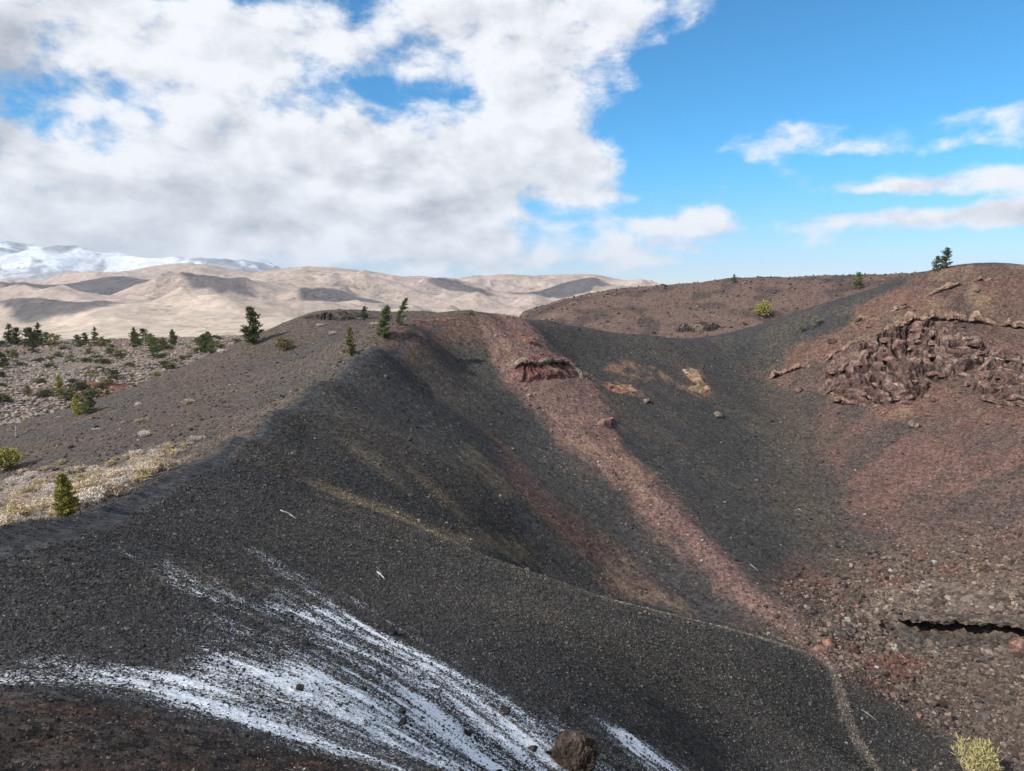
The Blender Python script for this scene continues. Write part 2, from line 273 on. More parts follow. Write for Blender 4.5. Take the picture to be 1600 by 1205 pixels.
def sdist(poly, x, y):                                              # signed distance to a polygon, positive inside
    P = np.array(poly, float); x = np.asarray(x, float); y = np.asarray(y, float)
    d = np.full(x.shape, 1e18); ins = np.zeros(x.shape, bool)
    for (ax, ay), (bx, by) in zip(P, np.roll(P, -1, 0)):
        ex, ey = bx-ax, by-ay; t = np.clip(((x-ax)*ex+(y-ay)*ey)/(ex*ex+ey*ey+1e-12), 0, 1)
        d = np.minimum(d, (x-ax-t*ex)**2+(y-ay-t*ey)**2)
        c = ((ay > y) != (by > y)) & (x < ex*(y-ay)/(by-ay+1e-12)+ax); ins ^= c
    d = np.sqrt(d); return np.where(ins, d, -d)
def ldist(line, x, y):
    P = np.array(line, float)[:, :2]; d = np.full(np.shape(x), 1e18)
    for (ax, ay), (bx, by) in zip(P[:-1], P[1:]):
        ex, ey = bx-ax, by-ay; t = np.clip(((x-ax)*ex+(y-ay)*ey)/(ex*ex+ey*ey+1e-12), 0, 1)
        d = np.minimum(d, (x-ax-t*ex)**2+(y-ay-t*ey)**2)
    return np.sqrt(d)
class Grid:                                                         # a raster in world x, y with bilinear look-up
    def __init__(s, x0, x1, y0, y1, st):
        s.x0, s.y0, s.st = x0, y0, st; s.gx = np.arange(x0, x1, st); s.gy = np.arange(y0, y1, st); s.X, s.Y = np.meshgrid(s.gx, s.gy)
    def get(s, A, x, y, out=0.0):
        u = (x-s.x0)/s.st; v = (y-s.y0)/s.st; nx, ny = len(s.gx), len(s.gy)
        ok = (u >= 0) & (u < nx-1) & (v >= 0) & (v < ny-1)
        u = np.clip(u, 0, nx-1.001); v = np.clip(v, 0, ny-1.001); i = u.astype(int); j = v.astype(int); u = u-i; v = v-j
        r = (A[j, i]*(1-u)+A[j, i+1]*u)*(1-v)+(A[j+1, i]*(1-u)+A[j+1, i+1]*u)*v
        return np.where(ok, r, out)
def streaks(g, Z, n, seed, cell, flow=None):                        # noise drawn out down the fall line
    gy, gx = np.gradient(Z, g.st); m = np.hypot(gx, gy)+1e-6; fx, fy = (gx/m, gy/m) if flow is None else flow
    acc = np.zeros_like(Z)
    for sgn in (1, -1):
        px, py = g.X.copy(), g.Y.copy()
        for k in range(n):
            px += sgn*g.st*1.5*g.get(fx, px, py); py += sgn*g.st*1.5*g.get(fy, px, py)
            acc += vnoise(px/cell, py/cell, seed)+.6*vnoise(px/cell*.37, py/cell*.37, seed+1)
    acc -= acc.mean(); return acc/(acc.std()+1e-9)
G1 = Grid(-75, 135, 15, 185, .4); Z1 = tps(G1.X, G1.Y)
S1 = streaks(G1, Z1, 26, 3, .9); S1b = streaks(G1, Z1, 40, 9, 3.2)
G2 = Grid(-17, 11, 5, 37, .06); Z2 = tps(G2.X, G2.Y)
wind = -np.radians(22+1.15*(G2.Y-8)); wind = (np.cos(wind), np.sin(wind))    # the snow lies in wind-drawn stripes
S2 = streaks(G2, Z2, 16, 21, .13, wind)*.6+streaks(G2, Z2, 30, 31, .42, wind)*.9

def zones(x, y):
    """How much of each ground kind lies at x, y (all in world metres)."""
    r = np.hypot(x, y); s1 = G1.get(S1, x, y); s1b = G1.get(S1b, x, y); f = fbm(x/6, y/6, 4, 41); ff = fbm(x/1.3, y/1.3, 3, 43)
    Z = {}
    def zone(k, w, amp=1.0, streak=1.0):
        P = np.array(FEAT[k]); b = (x > P[:, 0].min()-8) & (x < P[:, 0].max()+8) & (y > P[:, 1].min()-8) & (y < P[:, 1].max()+8)
        o = np.zeros(x.shape)
        if b.any(): o[b] = sstep(-w, w, sdist(FEAT[k], x[b], y[b])+amp*(f[b]*1.6+ff[b]*.8)+streak*(.5*s1[b]+.5*s1b[b]))
        return o
    Z['red_fan'] = zone('red_rib', 7, 2.5, 2.5)
    for k, a in dict(red_rib=(2.6, 1.6, 1.5), red_top=(4, 2, 1), red_two=(2.0, 1.5, 1.2), red_low=(1.2, 1, .5), wall_red=(4, 2, 1.5), wall_top=(3, 2, 1), wall_brown=(6, 2, 2),
                     tan1=(1.6, 1.2, 1), tan2=(1.6, 1.2, 1), tan3=(1.0, 1, 1.2), tan4=(1.0, 1, 1.2), tan5=(1.0, 1, 1.2), tan6=(1.2, 1, 1),
                     orange1=(1, 1.2, .5), orange2=(1, 1.4, .5), orange3=(1, 1.4, .6), shrubland=(3, 2, 0), ledge=(1.2, 1, 0)).items(): Z[k] = zone(k, *a)
    Z['path'] = sstep(1.0, .35, ldist(FEAT['path'], x, y)+.25*ff)
    Z['trail'] = sstep(.95, .2, ldist(FEAT['trail'], x, y)+.3*ff)
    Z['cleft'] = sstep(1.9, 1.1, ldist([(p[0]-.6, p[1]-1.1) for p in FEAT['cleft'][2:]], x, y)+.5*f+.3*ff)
    fl = np.hypot(x-57, y-72)
    Z['floor'] = sstep(31, 20, fl+5*f)
    Z['near_red'] = sstep(-.9, .7, sdist([tuple(p) for p in FEAT['near_red']]+[(0, 4), (0, -3), (-16, -3), (-16, 8)], x, y)+.6*f+.5*ff)*(r < 30)
    Z['s1'], Z['s1b'], Z['f'], Z['ff'] = s1, s1b, f, ff
    return Z
def snow_cover(x, y):
    b = (x > -16.5) & (x < 10.5) & (y > 5.5) & (y < 36.5)
    o = np.full(x.shape, -1.0)
    if b.any():
        X, Y = x[b], y[b]; st = G2.get(S2, X, Y)
        a = sdist(FEAT['snow'], X, Y); c = sdist(FEAT['snow_core'], X, Y); t = sdist(FEAT['snow_two'], X, Y)
        f = fbm(X/1.2, Y/1.2, 3, 61)
        d = np.clip(a*.34, -.9, .18)+np.clip(c*.30, -.22, .26)
        d = np.maximum(d, np.clip(t*1.3, -1.2, .35))
        o[b] = d+.23*st+.17*f-.02
    return o

CREST = [(-19.3,25),(-20.5,30.5),(-21.8,38),(-23.7,50),(-25.2,62),(-26.1,75),(-24.6,88),(-22.3,100),(-20.2,106)]
def detail(x, y, Z):
    r = np.hypot(x, y); res = r*.0045
    def oc(wl, amp, seed, ridged=False):
        return amp*np.clip(wl/(2.2*np.maximum(res, 1e-3))-.4, 0, 1)*fbm(x/wl, y/wl, 2, seed, ridged=ridged)
    crater = sstep(215, 150, np.hypot(x-20, y-90))
    z = crater*(oc(14, .22, 101)+.05*Z['s1b']*sstep(18, 40, r)+.025*Z['s1']*sstep(25, 50, r))
    z += oc(2.2, .035, 103)*(1-.8*Z['path'])+oc(.7, .022, 104)*(1-.7*Z['path'])+oc(.25, .022, 105)*(1-.6*Z['path'])+oc(.10, .016, 106)*(1-.5*Z['path'])+oc(.045, .009, 107)
    rocky = np.clip(Z['floor']+.5*Z['wall_top']+.35*Z['wall_red']+.5*Z['red_rib']*(Z['ff'] > .1), 0, 1)
    z += rocky*(oc(2.6, .38, 111, True)+oc(1.0, .22, 112, True))
    z += Z['near_red']*(oc(.35, .03, 121)+oc(.16, .03, 122))
    out = sstep(150, 215, np.hypot(x-20, y-90))
    z += out*(oc(6, .5, 131, True)+oc(2.5, .3, 132))
    cd = ldist(CREST, x, y); z += .55*np.exp(-cd/1.8)*sstep(8, 22, r)
    z -= Z['path']*.08
    z -= Z['cleft']*1.9
    z -= 1.1*sstep(9, 0, ldist([(p[0]-1.5, p[1]-2.6) for p in FEAT['cleft'][2:]], x, y))*Z['floor']
    return z
def height(x, y, Z=None):
    if Z is None: Z = zones(x, y)
    return base(x, y)+detail(x, y, Z)
def ground_z(x, y):
    return float(height(np.array([float(x)]), np.array([float(y)]))[0])
def lerp(c, col, m): return c+(np.array(col)-c)*m[:, None]
def albedo(x, y, Z):
    """Ground colours: cinders, oxidised scoria, dust, dry plants, and shade painted into the cleft."""
    n = len(x); r = np.hypot(x, y); f, ff, s1, s1b = Z['f'], Z['ff'], Z['s1'], Z['s1b']
    c = np.tile(np.array([.042, .041, .0415]), (n, 1))
    c = lerp(c, (.062, .054, .045), sstep(-.1, .9, .6*s1b+.8*f)*.6)                 # browner cinders
    spur = sstep(22, 40, r)*sstep(75, 60, r)*(x > -14)
    c = lerp(c, (.066, .060, .052), spur*(.45+.25*np.clip(s1, -1, 1)))
    # outer flank of the cone: warmer and paler than the inside
    outside = sstep(.5, 3.5, -ldist_sign(x, y))
    c = lerp(c, (.088, .068, .056), outside*(.8+.3*f)); c = lerp(c, (.060, .057, .055), outside*sstep(.05, .45, fbm(x/22, y/14, 3, 71))*.6)
    c = lerp(c, (.125, .070, .056), Z['red_top']*.55)
    c = lerp(c, (.17, .075, .058), Z['red_two']*(.25+.3*sstep(0, 1.2, s1)))
    c = lerp(c, (.15, .09, .07), Z['red_low']*.5)
    c = lerp(c, (.066, .055, .044), Z['wall_brown']*.8)
    c = lerp(c, (.122, .073, .062), Z['wall_red']*(.75+.25*np.clip(f*2, -1, 1)))
    c = lerp(c, (.060, .050, .046), Z['wall_red']*sstep(.2, 1.2, s1b)*.8)
    c = lerp(c, (.110, .042, .035), Z['wall_red']*sstep(.5, 1.4, -s1b)*.6)
    c = lerp(c, (.125, .074, .058), Z['wall_top']*(.7+.3*np.clip(f*2, -1, 1)))
    c = lerp(c, (.17, .125, .085), Z['wall_top']*sstep(.1, .5, fbm(x/5, y/5, 4, 73))*.6)
    c = lerp(c, (.105, .074, .064), Z['red_fan']*.5*sstep(125, 95, y)); c = lerp(c, (.185, .112, .096), Z['red_rib']*.8); c = lerp(c, (.10, .066, .056), Z['red_rib']*sstep(.2, 1.3, s1)*.6); c = lerp(c, (.25, .165, .11), Z['red_rib']*sstep(.15, .5, fbm(x/3, y/3, 4, 75))*.55*sstep(85, 118, y))
    for k in ('tan1', 'tan2', 'tan3', 'tan4', 'tan5', 'tan6'): c = lerp(c, (.18, .142, .094), Z[k]*(.75 if k in ('tan1', 'tan2') else .45)*(.7+.3*np.clip(s1, -1, 1)))
    c = lerp(c, (.17, .105, .072), np.clip(Z['orange1']+Z['orange2']+Z['orange3'], 0, 1)*sstep(-.3, .3, ff)*.8)
    c = lerp(c, (.098, .075, .062), Z['floor']*.85); c = lerp(c, (.12, .055, .045), Z['floor']*sstep(.05, .4, fbm(x/7, y/7, 3, 79))*.6)
    c = lerp(c, (.14, .11, .09), Z['ledge']*.8)
    c = lerp(c, (.040, .038, .037), Z['cleft']*.8)  # shade of the undercut hollow, painted into the ground colour
    c = lerp(c, (.19, .16, .13), Z['trail']*.65)
    c = lerp(c, (.045, .046, .050), Z['path']*.75)
    c = lerp(c, (.24, .20, .16), Z['shrubland']*.7*outside)
    c = lerp(c, (.042, .033, .029), Z['near_red']*.9); c = lerp(c, (.075, .042, .033), Z['near_red']*sstep(.0, .5, fbm(x/.8, y/.8, 3, 83))*.6)
    # terrace and ridge beyond the cone
    out = sstep(150, 215, np.hypot(x-20, y-90)+10*f); u = x/np.maximum(y, 1)
    lava = sstep(-.3, -.1, u)
    pl = np.tile(np.array([.17, .135, .115]), (n, 1)); pl = lerp(pl, (.055, .048, .044), sstep(.05, .35, fbm(x/16, y/26, 4, 87))*.8); pl = lerp(pl, (.20, .085, .06), np.clip(sstep(.25, .5, fbm(x/40, y/40, 3, 89))*.35+sstep(-4, 3, sdist([(-138,226),(-124,224),(-108,214),(-97,186),(-104,176),(-124,198)], x, y)+3*f)*.8, 0, 1))
    lv = np.tile(np.array([.115, .078, .066]), (n, 1)); lv = lerp(lv, (.048, .040, .038), sstep(-.05, .35, fbm(x/9, y/14, 4, 91))*.75); lv = lerp(lv, (.17, .115, .08), sstep(.1, .5, fbm(x/30, y/30, 4, 93))*.5)
    pl = pl*(1-lava[:, None])+lv*lava[:, None]
    c = c*(1-out[:, None])+pl*out[:, None]
    return np.clip(c, .01, 1)
RIM = [(-60,-40),(-34,0),(-23,16)]+[tuple(p) for p in FEAT['path'][1:]]+[(-7.7,139),(-2,150),(5,160),(14,170),(28,182),(51,194),(70,192),(84,186),(100,176),(122,165),(140,150)]
RIM_AREA = RIM+[(160,60),(120,-20),(40,-60),(-40,-60)]
def ldist_sign(x, y): return sdist(RIM_AREA, x, y)

# ================= MESH HELPERS =================
def mesh_obj(name, V, Fc, mat=None, parent=None, col=None, smooth=False, attrs=None):
    V = np.asarray(V, np.float32); me = bpy.data.meshes.new(name)
    me.vertices.add(len(V)); me.vertices.foreach_set('co', V.ravel())
    if isinstance(Fc, np.ndarray): groups = [Fc]
    else: groups = [np.asarray([f for f in Fc if len(f) == k], np.int32) for k in sorted({len(f) for f in Fc})]
    nl = sum(g.size for g in groups); npl = sum(len(g) for g in groups)
    me.loops.add(nl); me.loops.foreach_set('vertex_index', np.concatenate([g.ravel() for g in groups]).astype(np.int32))
    tot = np.concatenate([np.full(len(g), g.shape[1], np.int32) for g in groups]); st = np.concatenate([[0], np.cumsum(tot)[:-1]]).astype(np.int32)
    me.polygons.add(npl); me.polygons.foreach_set('loop_start', st)
    try: me.polygons.foreach_set('loop_total', tot)
    except Exception: pass
    me.polygons.foreach_set('use_smooth', np.full(npl, smooth, bool))
    me.update(calc_edges=True)
    if col is not None:
        a = me.color_attributes.new('Col', 'FLOAT_COLOR', 'POINT'); a.data.foreach_set('color', np.concatenate([col, np.ones((len(V), 1))], 1).astype(np.float32).ravel())
    for k, q in (attrs or {}).items():
        a = me.attributes.new(k, 'FLOAT', 'POINT'); a.data.foreach_set('value', np.asarray(q, np.float32))
    if mat: me.materials.append(mat)
    o = bpy.data.objects.new(name, me); scene.collection.objects.link(o)
    if parent: o.parent = parent
    return o
def tag(o, label=None, cat=None, group=None, kind=None):
    for k, v in (('label', label), ('category', cat), ('group', group), ('kind', kind)):
        if v: o[k] = v
    return o
def empty(name, loc, label, cat, group=None, rz=0.0, sc=1.0):
    o = bpy.data.objects.new(name, None); scene.collection.objects.link(o); o.empty_display_size = .3
    o.location = loc; o.rotation_euler = (0, 0, rz); o.scale = (sc, sc, sc) if not isinstance(sc, tuple) else sc
    return tag(o, label, cat, group)
def copy_thing(root, loc, rz, sc, label, group=None):
    c = root.copy(); scene.collection.objects.link(c); c.location = loc; c.rotation_euler = (0, 0, rz); c.scale = sc if isinstance(sc, tuple) else (sc, sc, sc)
    c['label'] = label
    if group: c['group'] = group
    for ch in root.children:
        d = ch.copy(); scene.collection.objects.link(d); d.parent = c
    return c

# ================= MATERIALS =================
def new_mat(name):
    m = bpy.data.materials.new(name); m.use_nodes = True; t = NT(m.node_tree); t.n.clear()
    out = t.new('ShaderNodeOutputMaterial'); b = t.new('ShaderNodeBsdfPrincipled'); t.l.new(b.outputs[0], out.inputs[0])
    b.inputs['Roughness'].default_value = .95; b.inputs['Specular IOR Level'].default_value = .12
    return m, t, b
def attr(t, name, col=True):
    n = t.new('ShaderNodeAttribute', attribute_name=name); return n.outputs['Color'] if col else n.outputs['Fac']
def grain(t, pos, scales, lo, hi):                                  # cinder-by-cinder brightness
    k = None
    for s in scales:
        v = t.vor(pos, s); sp = t.new('ShaderNodeSeparateColor'); t.l.new(v.outputs['Color'], sp.inputs[0])
        q = t.ramp(sp.outputs[0], 0, 1, lo, hi, False); k = q if k is None else t.m('MULTIPLY', k, q)
    return k
def ground_material(name, scales, pebbles, bump=.5, snow=False):
    m, t, b = new_mat(name); pos = t.new('ShaderNodeNewGeometry').outputs['Position']
    c = attr(t, 'Col'); k = grain(t, pos, scales, .62, 1.42)
    k = t.m('MULTIPLY', k, t.ramp(t.noise(pos, .6, 6, .65), .25, .75, .84, 1.16, False))
    c = t.mix(1.0, c, k, 'MULTIPLY')
    for s, thr, colr, amt in pebbles:                               # pale stones among the dark ones
        v = t.vor(pos, s); sp = t.new('ShaderNodeSeparateColor'); t.l.new(v.outputs['Color'], sp.inputs[0])
        f = t.m('MULTIPLY', t.m('GREATER_THAN', sp.outputs[1], thr), t.ramp(v.outputs['Distance'], .30, .42, 1, 0))
        f = t.m('MULTIPLY', f, t.m('MULTIPLY', t.ramp(t.noise(pos, .12, 3), .38, .62), amt)); f = t.m('MULTIPLY', f, t.ramp(t.v('LENGTH', pos), 32, 65))
        c = t.mix(f, c, colr)
    if snow:
        s = attr(t, 'snow', False)
        s = t.m('ADD', s, t.m('MULTIPLY', t.m('SUBTRACT', t.noise(pos, 13, 4, .75), .5), 3.0))
        s = t.m('ADD', s, t.m('MULTIPLY', t.m('SUBTRACT', t.noise(pos, 30, 3, .7), .5), 3.2))
        f = t.ramp(s, .30, .40)
        c = t.mix(f, c, (.80, .83, .87, 1))
    t.put(b.inputs['Base Color'], c)
    bp = t.new('ShaderNodeBump'); bp.inputs['Strength'].default_value = bump; bp.inputs['Distance'].default_value = .06
    h = t.m('ADD', t.noise(pos, 12, 5, .7), t.m('MULTIPLY', t.vor(pos, scales[0]).outputs['Distance'], .5))
    t.put(bp.inputs['Height'], h); t.l.new(bp.outputs[0], b.inputs['Normal'])
    return m
M_GROUND = ground_material('cinder_ground', (6.5, 2.4), [(4.2, .90, (.19, .16, .125, 1), .8), (2.0, .93, (.21, .165, .12, 1), .8)], .6, True)
M_ROCK = ground_material('lava_rock', (3.2, 1.1), [(1.6, .90, (.26, .22, .18, 1), .6)], .8)
def col_mat(name, rough=.95):
    m, t, b = new_mat(name); t.put(b.inputs['Base Color'], attr(t, 'Col')); b.inputs['Roughness'].default_value = rough; return m
M_GRAVEL = col_mat('cinder_stone')
def plant_mat(name, col, var=.35):
    m, t, b = new_mat(name); oi = t.new('ShaderNodeObjectInfo').outputs['Random']; pos = t.new('ShaderNodeTexCoord').outputs['Object']
    k = t.m('MULTIPLY', t.ramp(oi, 0, 1, 1-var*.5, 1+var*.5, False), t.ramp(t.noise(pos, 3.5, 3, .6), .3, .7, 1-var, 1+var, False))
    t.put(b.inputs['Base Color'], t.mix(1.0, (*col, 1), k, 'MULTIPLY')); b.inputs['Roughness'].default_value = .8
    return m
M_BARK = plant_mat('bark', (.12, .09, .07)); M_SNAG = plant_mat('bleached_wood', (.36, .34, .32))
M_DARKPINE = plant_mat('dark_pine_needles', (.095, .105, .05)); M_GREENPINE = plant_mat('green_pine_needles', (.12, .155, .055)); M_YELLOWPINE = plant_mat('yellow_green_needles', (.33, .30, .08))
M_OLIVE = plant_mat('olive_leaves', (.21, .19, .08)); M_GREYBUSH = plant_mat('grey_green_leaves', (.18, .18, .12)); M_TAN = plant_mat('dry_tan_stems', (.56, .46, .34), .3); M_PALE = plant_mat('pale_grey_stems', (.60, .53, .46), .25); M_STRAW = plant_mat('straw_yellow_stems', (.50, .41, .25), .3)
M_YELLOWBUSH = plant_mat('yellow_shrub_stems', (.40, .36, .17), .35)

# ================= GROUND SHEET =================
def polar(radii, fine, step, lo=-180.0, hi=180.0):
    a = list(np.arange(-fine, fine+1e-6, step)); left = list(np.arange(lo, -70, 2.0))+list(np.arange(-70, -fine-.2, .5)); right = list(np.arange(fine+.5, 70, .5))+list(np.arange(70, hi+1e-6, 2.0))
    A = np.radians(np.array(left+a+right)); Rr, Aa = np.meshgrid(radii, A, indexing='ij')
    x = (Rr*np.sin(Aa)).ravel(); y = (Rr*np.cos(Aa)).ravel(); nr, na = Rr.shape
    i = np.arange(nr-1)[:, None]*na+np.arange(na-1)[None]
    return x, y, np.stack([i, i+1, i+na+1, i+na], -1).reshape(-1, 4).astype(np.int32)[:, ::-1].copy()
def logr(segs):
    o = []
    for a, b, k in segs: o += list(np.geomspace(a, b, max(2, int(math.log(b/a)/k)), endpoint=False))
    return np.array(o+[segs[-1][1]])
x, y, Fq = polar(logr([(.25, 3.2, .08), (3.2, 60, .0042), (60, 260, .0036), (260, 1000, .006)]), 39.0, .085)
Zt = zones(x, y); z = height(x, y, Zt)
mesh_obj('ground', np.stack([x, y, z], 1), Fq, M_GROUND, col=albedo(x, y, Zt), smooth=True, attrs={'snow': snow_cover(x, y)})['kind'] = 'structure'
del x, y, z, Zt, Fq

# ================= LOOSE CINDERS AND RUBBLE =================
rng = np.random.default_rng(5)
_g = 1.618; ICO = np.array([(-1,_g,0),(1,_g,0),(-1,-_g,0),(1,-_g,0),(0,-1,_g),(0,1,_g),(0,-1,-_g),(0,1,-_g),(_g,0,-1),(_g,0,1),(-_g,0,-1),(-_g,0,1)])/1.9
ICF = np.array([(0,11,5),(0,5,1),(0,1,7),(0,7,10),(0,10,11),(1,5,9),(5,11,4),(11,10,2),(10,7,6),(7,1,8),(3,9,4),(3,4,2),(3,2,6),(3,6,8),(3,8,9),(4,9,5),(2,4,11),(6,2,10),(8,6,7),(9,8,1)])
OCT = np.array([(1,0,0),(-1,0,0),(0,1,0),(0,-1,0),(0,0,1),(0,0,-1)], float); OCF = np.array([(0,2,4),(2,1,4),(1,3,4),(3,0,4),(2,0,5),(1,2,5),(3,1,5),(0,3,5)])
def stones(name, x, y, size, col, mat, base_v=OCT, base_f=OCF, flat=.75, sink=.25):
    n = len(x); k = len(base_v); z = height(x, y)
    V = base_v[None]*(.65+.6*rng.random((n, k, 1)))*(.75+.5*rng.random((n, 1, 3))); V = V+(rng.random((n, k, 3))-.5)*.42; V[:, :, 2] *= flat
    th = rng.random(n)*6.283; c, s = np.cos(th)[:, None], np.sin(th)[:, None]
    X = V[:, :, 0]*c-V[:, :, 1]*s; Y = V[:, :, 0]*s+V[:, :, 1]*c
    P = np.stack([X, Y, V[:, :, 2]], -1)*size[:, None, None]+np.stack([x, y, z+size*sink], 1)[:, None]
    Fc = (base_f[None]+k*np.arange(n)[:, None, None]).reshape(-1, 3).astype(np.int32)
    o = mesh_obj(name, P.reshape(-1, 3), Fc, mat, col=np.repeat(col, k, 0)); o['kind'] = 'stuff'
    return o
n = 130000; a = np.radians(rng.uniform(-47, 47, n)); r = np.exp(rng.uniform(math.log(3.4), math.log(52), n)); x, y = r*np.sin(a), r*np.cos(a)
size = r*.0012*np.exp(rng.normal(0, .5, n)); size = np.clip(size, .006, .06)
Zs = zones(x, y); keep = rng.random(n) > np.clip(Zs['path']*.8+sstep(.3, .7, snow_cover(x, y))*.8, 0, .95); x, y, size = x[keep], y[keep], size[keep]
Zs = {k: v[keep] for k, v in Zs.items()}
col = albedo(x, y, Zs)*np.exp(rng.normal(-.1, .5, len(x)))[:, None]; pale = rng.random(len(x)) < .03; col[pale] = (.16, .14, .115)
stones('loose_cinders', x, y, size, np.clip(col, .01, .4), M_GRAVEL)
n = 215000; a = np.radians(rng.uniform(-43, 43, n)); r = np.exp(rng.uniform(math.log(16), math.log(84), n)); x, y = r*np.sin(a), r*np.cos(a)
inn = ldist_sign(x, y) > .5; x, y, r = x[inn], y[inn], r[inn]; Zs = zones(x, y)
keep = rng.random(len(x)) > np.clip(Zs['path']*.9+sstep(.3, .7, snow_cover(x, y))*.9, 0, .97); x, y, r = x[keep], y[keep], r[keep]; Zs = {k: v[keep] for k, v in Zs.items()}
size = np.clip(r*.00105*np.exp(rng.normal(0, .42, len(x))), .012, .12)
col = albedo(x, y, Zs)*np.exp(rng.normal(0, .4, len(x)))[:, None]; pale = rng.random(len(x)) < .035; col[pale] = np.array((.13, .125, .10))*(.6+.6*rng.random((pale.sum(), 1)))
stones('fine_cinders', x, y, size, np.clip(col, .012, .3), M_GRAVEL)
n = 138000; a = np.radians(rng.uniform(-45, 45, n)); r = np.exp(rng.uniform(math.log(42), math.log(185), n)); x, y = r*np.sin(a), r*np.cos(a)
Zs = zones(x, y); w = np.clip(1.0*Zs['floor']+.5*Zs['wall_red']+.35*Zs['wall_top']+.4*Zs['wall_brown']+.5*Zs['red_rib']+.16*sstep(-.3, .5, Zs['f'])+.05-.3*Zs['path']+.22*sstep(.5, 3, -ldist_sign(x, y)), 0, 1)*(np.hypot(x-20, y-90) < 160)
keep = rng.random(n) < w; x, y = x[keep], y[keep]; Zs = {k: v[keep] for k, v in Zs.items()}
size = np.clip(.085*np.exp(rng.normal(0, .5, len(x)))*(1+.7*Zs['floor'])*np.clip(np.hypot(x, y)/95, .4, 1.05), .03, .42)
col = albedo(x, y, Zs)*np.exp(rng.normal(.12, .5, len(x)))[:, None]; pale = rng.random(len(x)) < .07; col[pale] = np.array((.20, .16, .125))*(.6+.6*rng.random((pale.sum(), 1)))
stones('scoria_rubble', x, y, size, np.clip(col, .012, .3), M_GRAVEL, ICO, ICF)
# ================= FAR HILLS AND MOUNTAINS =================
def near_ridge(line, x, y):                                         # distance to a crest line and its smoothed height there
    P = np.array(line, float); d = np.full(x.shape, 1e18); ws = np.zeros(x.shape); zs = np.zeros(x.shape)
    for A, B in zip(P[:-1], P[1:]):
        ex, ey = B[0]-A[0], B[1]-A[1]; L = math.hypot(ex, ey)
        t = np.clip(((x-A[0])*ex+(y-A[1])*ey)/(L*L), 0, 1); d = np.minimum(d, (x-A[0]-t*ex)**2+(y-A[1]-t*ey)**2)
        for q in np.linspace(0, 1, max(2, int(L/160)), endpoint=False):
            w = 1/((x-A[0]-q*ex)**2+(y-A[1]-q*ey)**2+130.0**2)**2; ws += w; zs += w*(A[2]+q*(B[2]-A[2]))
    return np.sqrt(d), zs/ws
def range_z(x, y, ridges, floor, s, seed, rug):
    n1 = fbm(x/(5*s), y/(5*s), 4, seed); n2 = fbm(x/(2.4*s), y/(2.4*s), 3, seed+7, ridged=True); n3 = fbm(x/(.7*s), y/(.7*s), 4, seed+3)
    n4 = fbm(x/(1.05*s), y/(1.05*s), 3, seed+13, ridged=True); acc = np.zeros(x.shape); pw = 5.0
    for line, w in ridges:
        d, zc = near_ridge(line, x, y); q = np.sqrt(d*d+(.08*w)**2)/w-.08
        k = np.exp(-np.abs(q*np.clip(1+.45*n1+.34*n2*np.minimum(1, q*2), .4, 3))**1.3)
        hh = (zc-floor)*k+rug*s*(n2*.27+n4*.13+n3*.024)*np.minimum(1, q*2.0)*np.minimum(1, k*1.6)
        acc += np.maximum(hh, 0)**pw
    return floor+n1*s*.03+acc**(1/pw)
def hill_material(name, s):
    m, t, b = new_mat(name); pos = t.new('ShaderNodeNewGeometry').outputs['Position']
    k = t.m('MULTIPLY', grain(t, pos, (s, s*.33), .86, 1.12), t.ramp(t.noise(pos, s*.25, 8, .7), .3, .7, .91, 1.08, False))
    c = t.mix(1.0, attr(t, 'Col'), k, 'MULTIPLY'); v = t.vor(pos, s*1.1); sp = t.new('ShaderNodeSeparateColor'); t.l.new(v.outputs['Color'], sp.inputs[0])   # dark brush dots
    f = t.m('MULTIPLY', t.m('GREATER_THAN', sp.outputs[0], .80), t.ramp(t.noise(pos, s*.05, 4), .45, .62, 0, .55)); t.put(b.inputs['Base Color'], t.mix(f, c, (.12, .11, .09, 1)))
    return m
x, y, Fq = polar(logr([(840, 14000, .0075)]), 41.0, .075)
z = range_z(x, y, HILL_RIDGES, -128, 420, 201, 1.0)
f = fbm(x/420, y/420, 5, 211); f2 = fbm(x/1500, y/1500, 3, 213); rr = np.hypot(x, y)
c = np.tile(np.array([.40, .325, .282]), (len(x), 1))
c = lerp(c, (.29, .24, .205), sstep(-.1, .5, f)*.7); c = lerp(c, (.47, .395, .315), sstep(3400, 1600, rr)*.8); c = lerp(c, (.31, .255, .22), sstep(.1, .5, f2)*.5)
mesh_obj('hills', np.stack([x, y, z], 1), Fq, hill_material('dry_grass_hills', .05), col=c, smooth=True)['kind'] = 'structure'
x, y, Fq = polar(logr([(9500, 26000, .008), (26000, 29000, .03)]), 43.0, .10)
z = range_z(x, y, MOUNTAIN_RIDGES, -150, 1500, 221, 1.1)
gx = fbm(x/300, y/300, 5, 231); rk = fbm(x/900, y/900, 5, 233, ridged=True)
c = np.tile(np.array([.62, .67, .74]), (len(x), 1))
lowz = sstep(420, 120, z+260*gx); c = lerp(c, (.30, .27, .26), lowz*.85); c = lerp(c, (.16, .16, .18), sstep(.12, .45, rk+.5*gx)*.65*sstep(-100, 50, z)); 
c = lerp(c, (.40, .33, .27), sstep(60, -60, z))
mesh_obj('mountains', np.stack([x, y, z], 1), Fq, hill_material('snowy_mountains', .012), col=c, smooth=True)['kind'] = 'structure'
del x, y, z, Fq, c

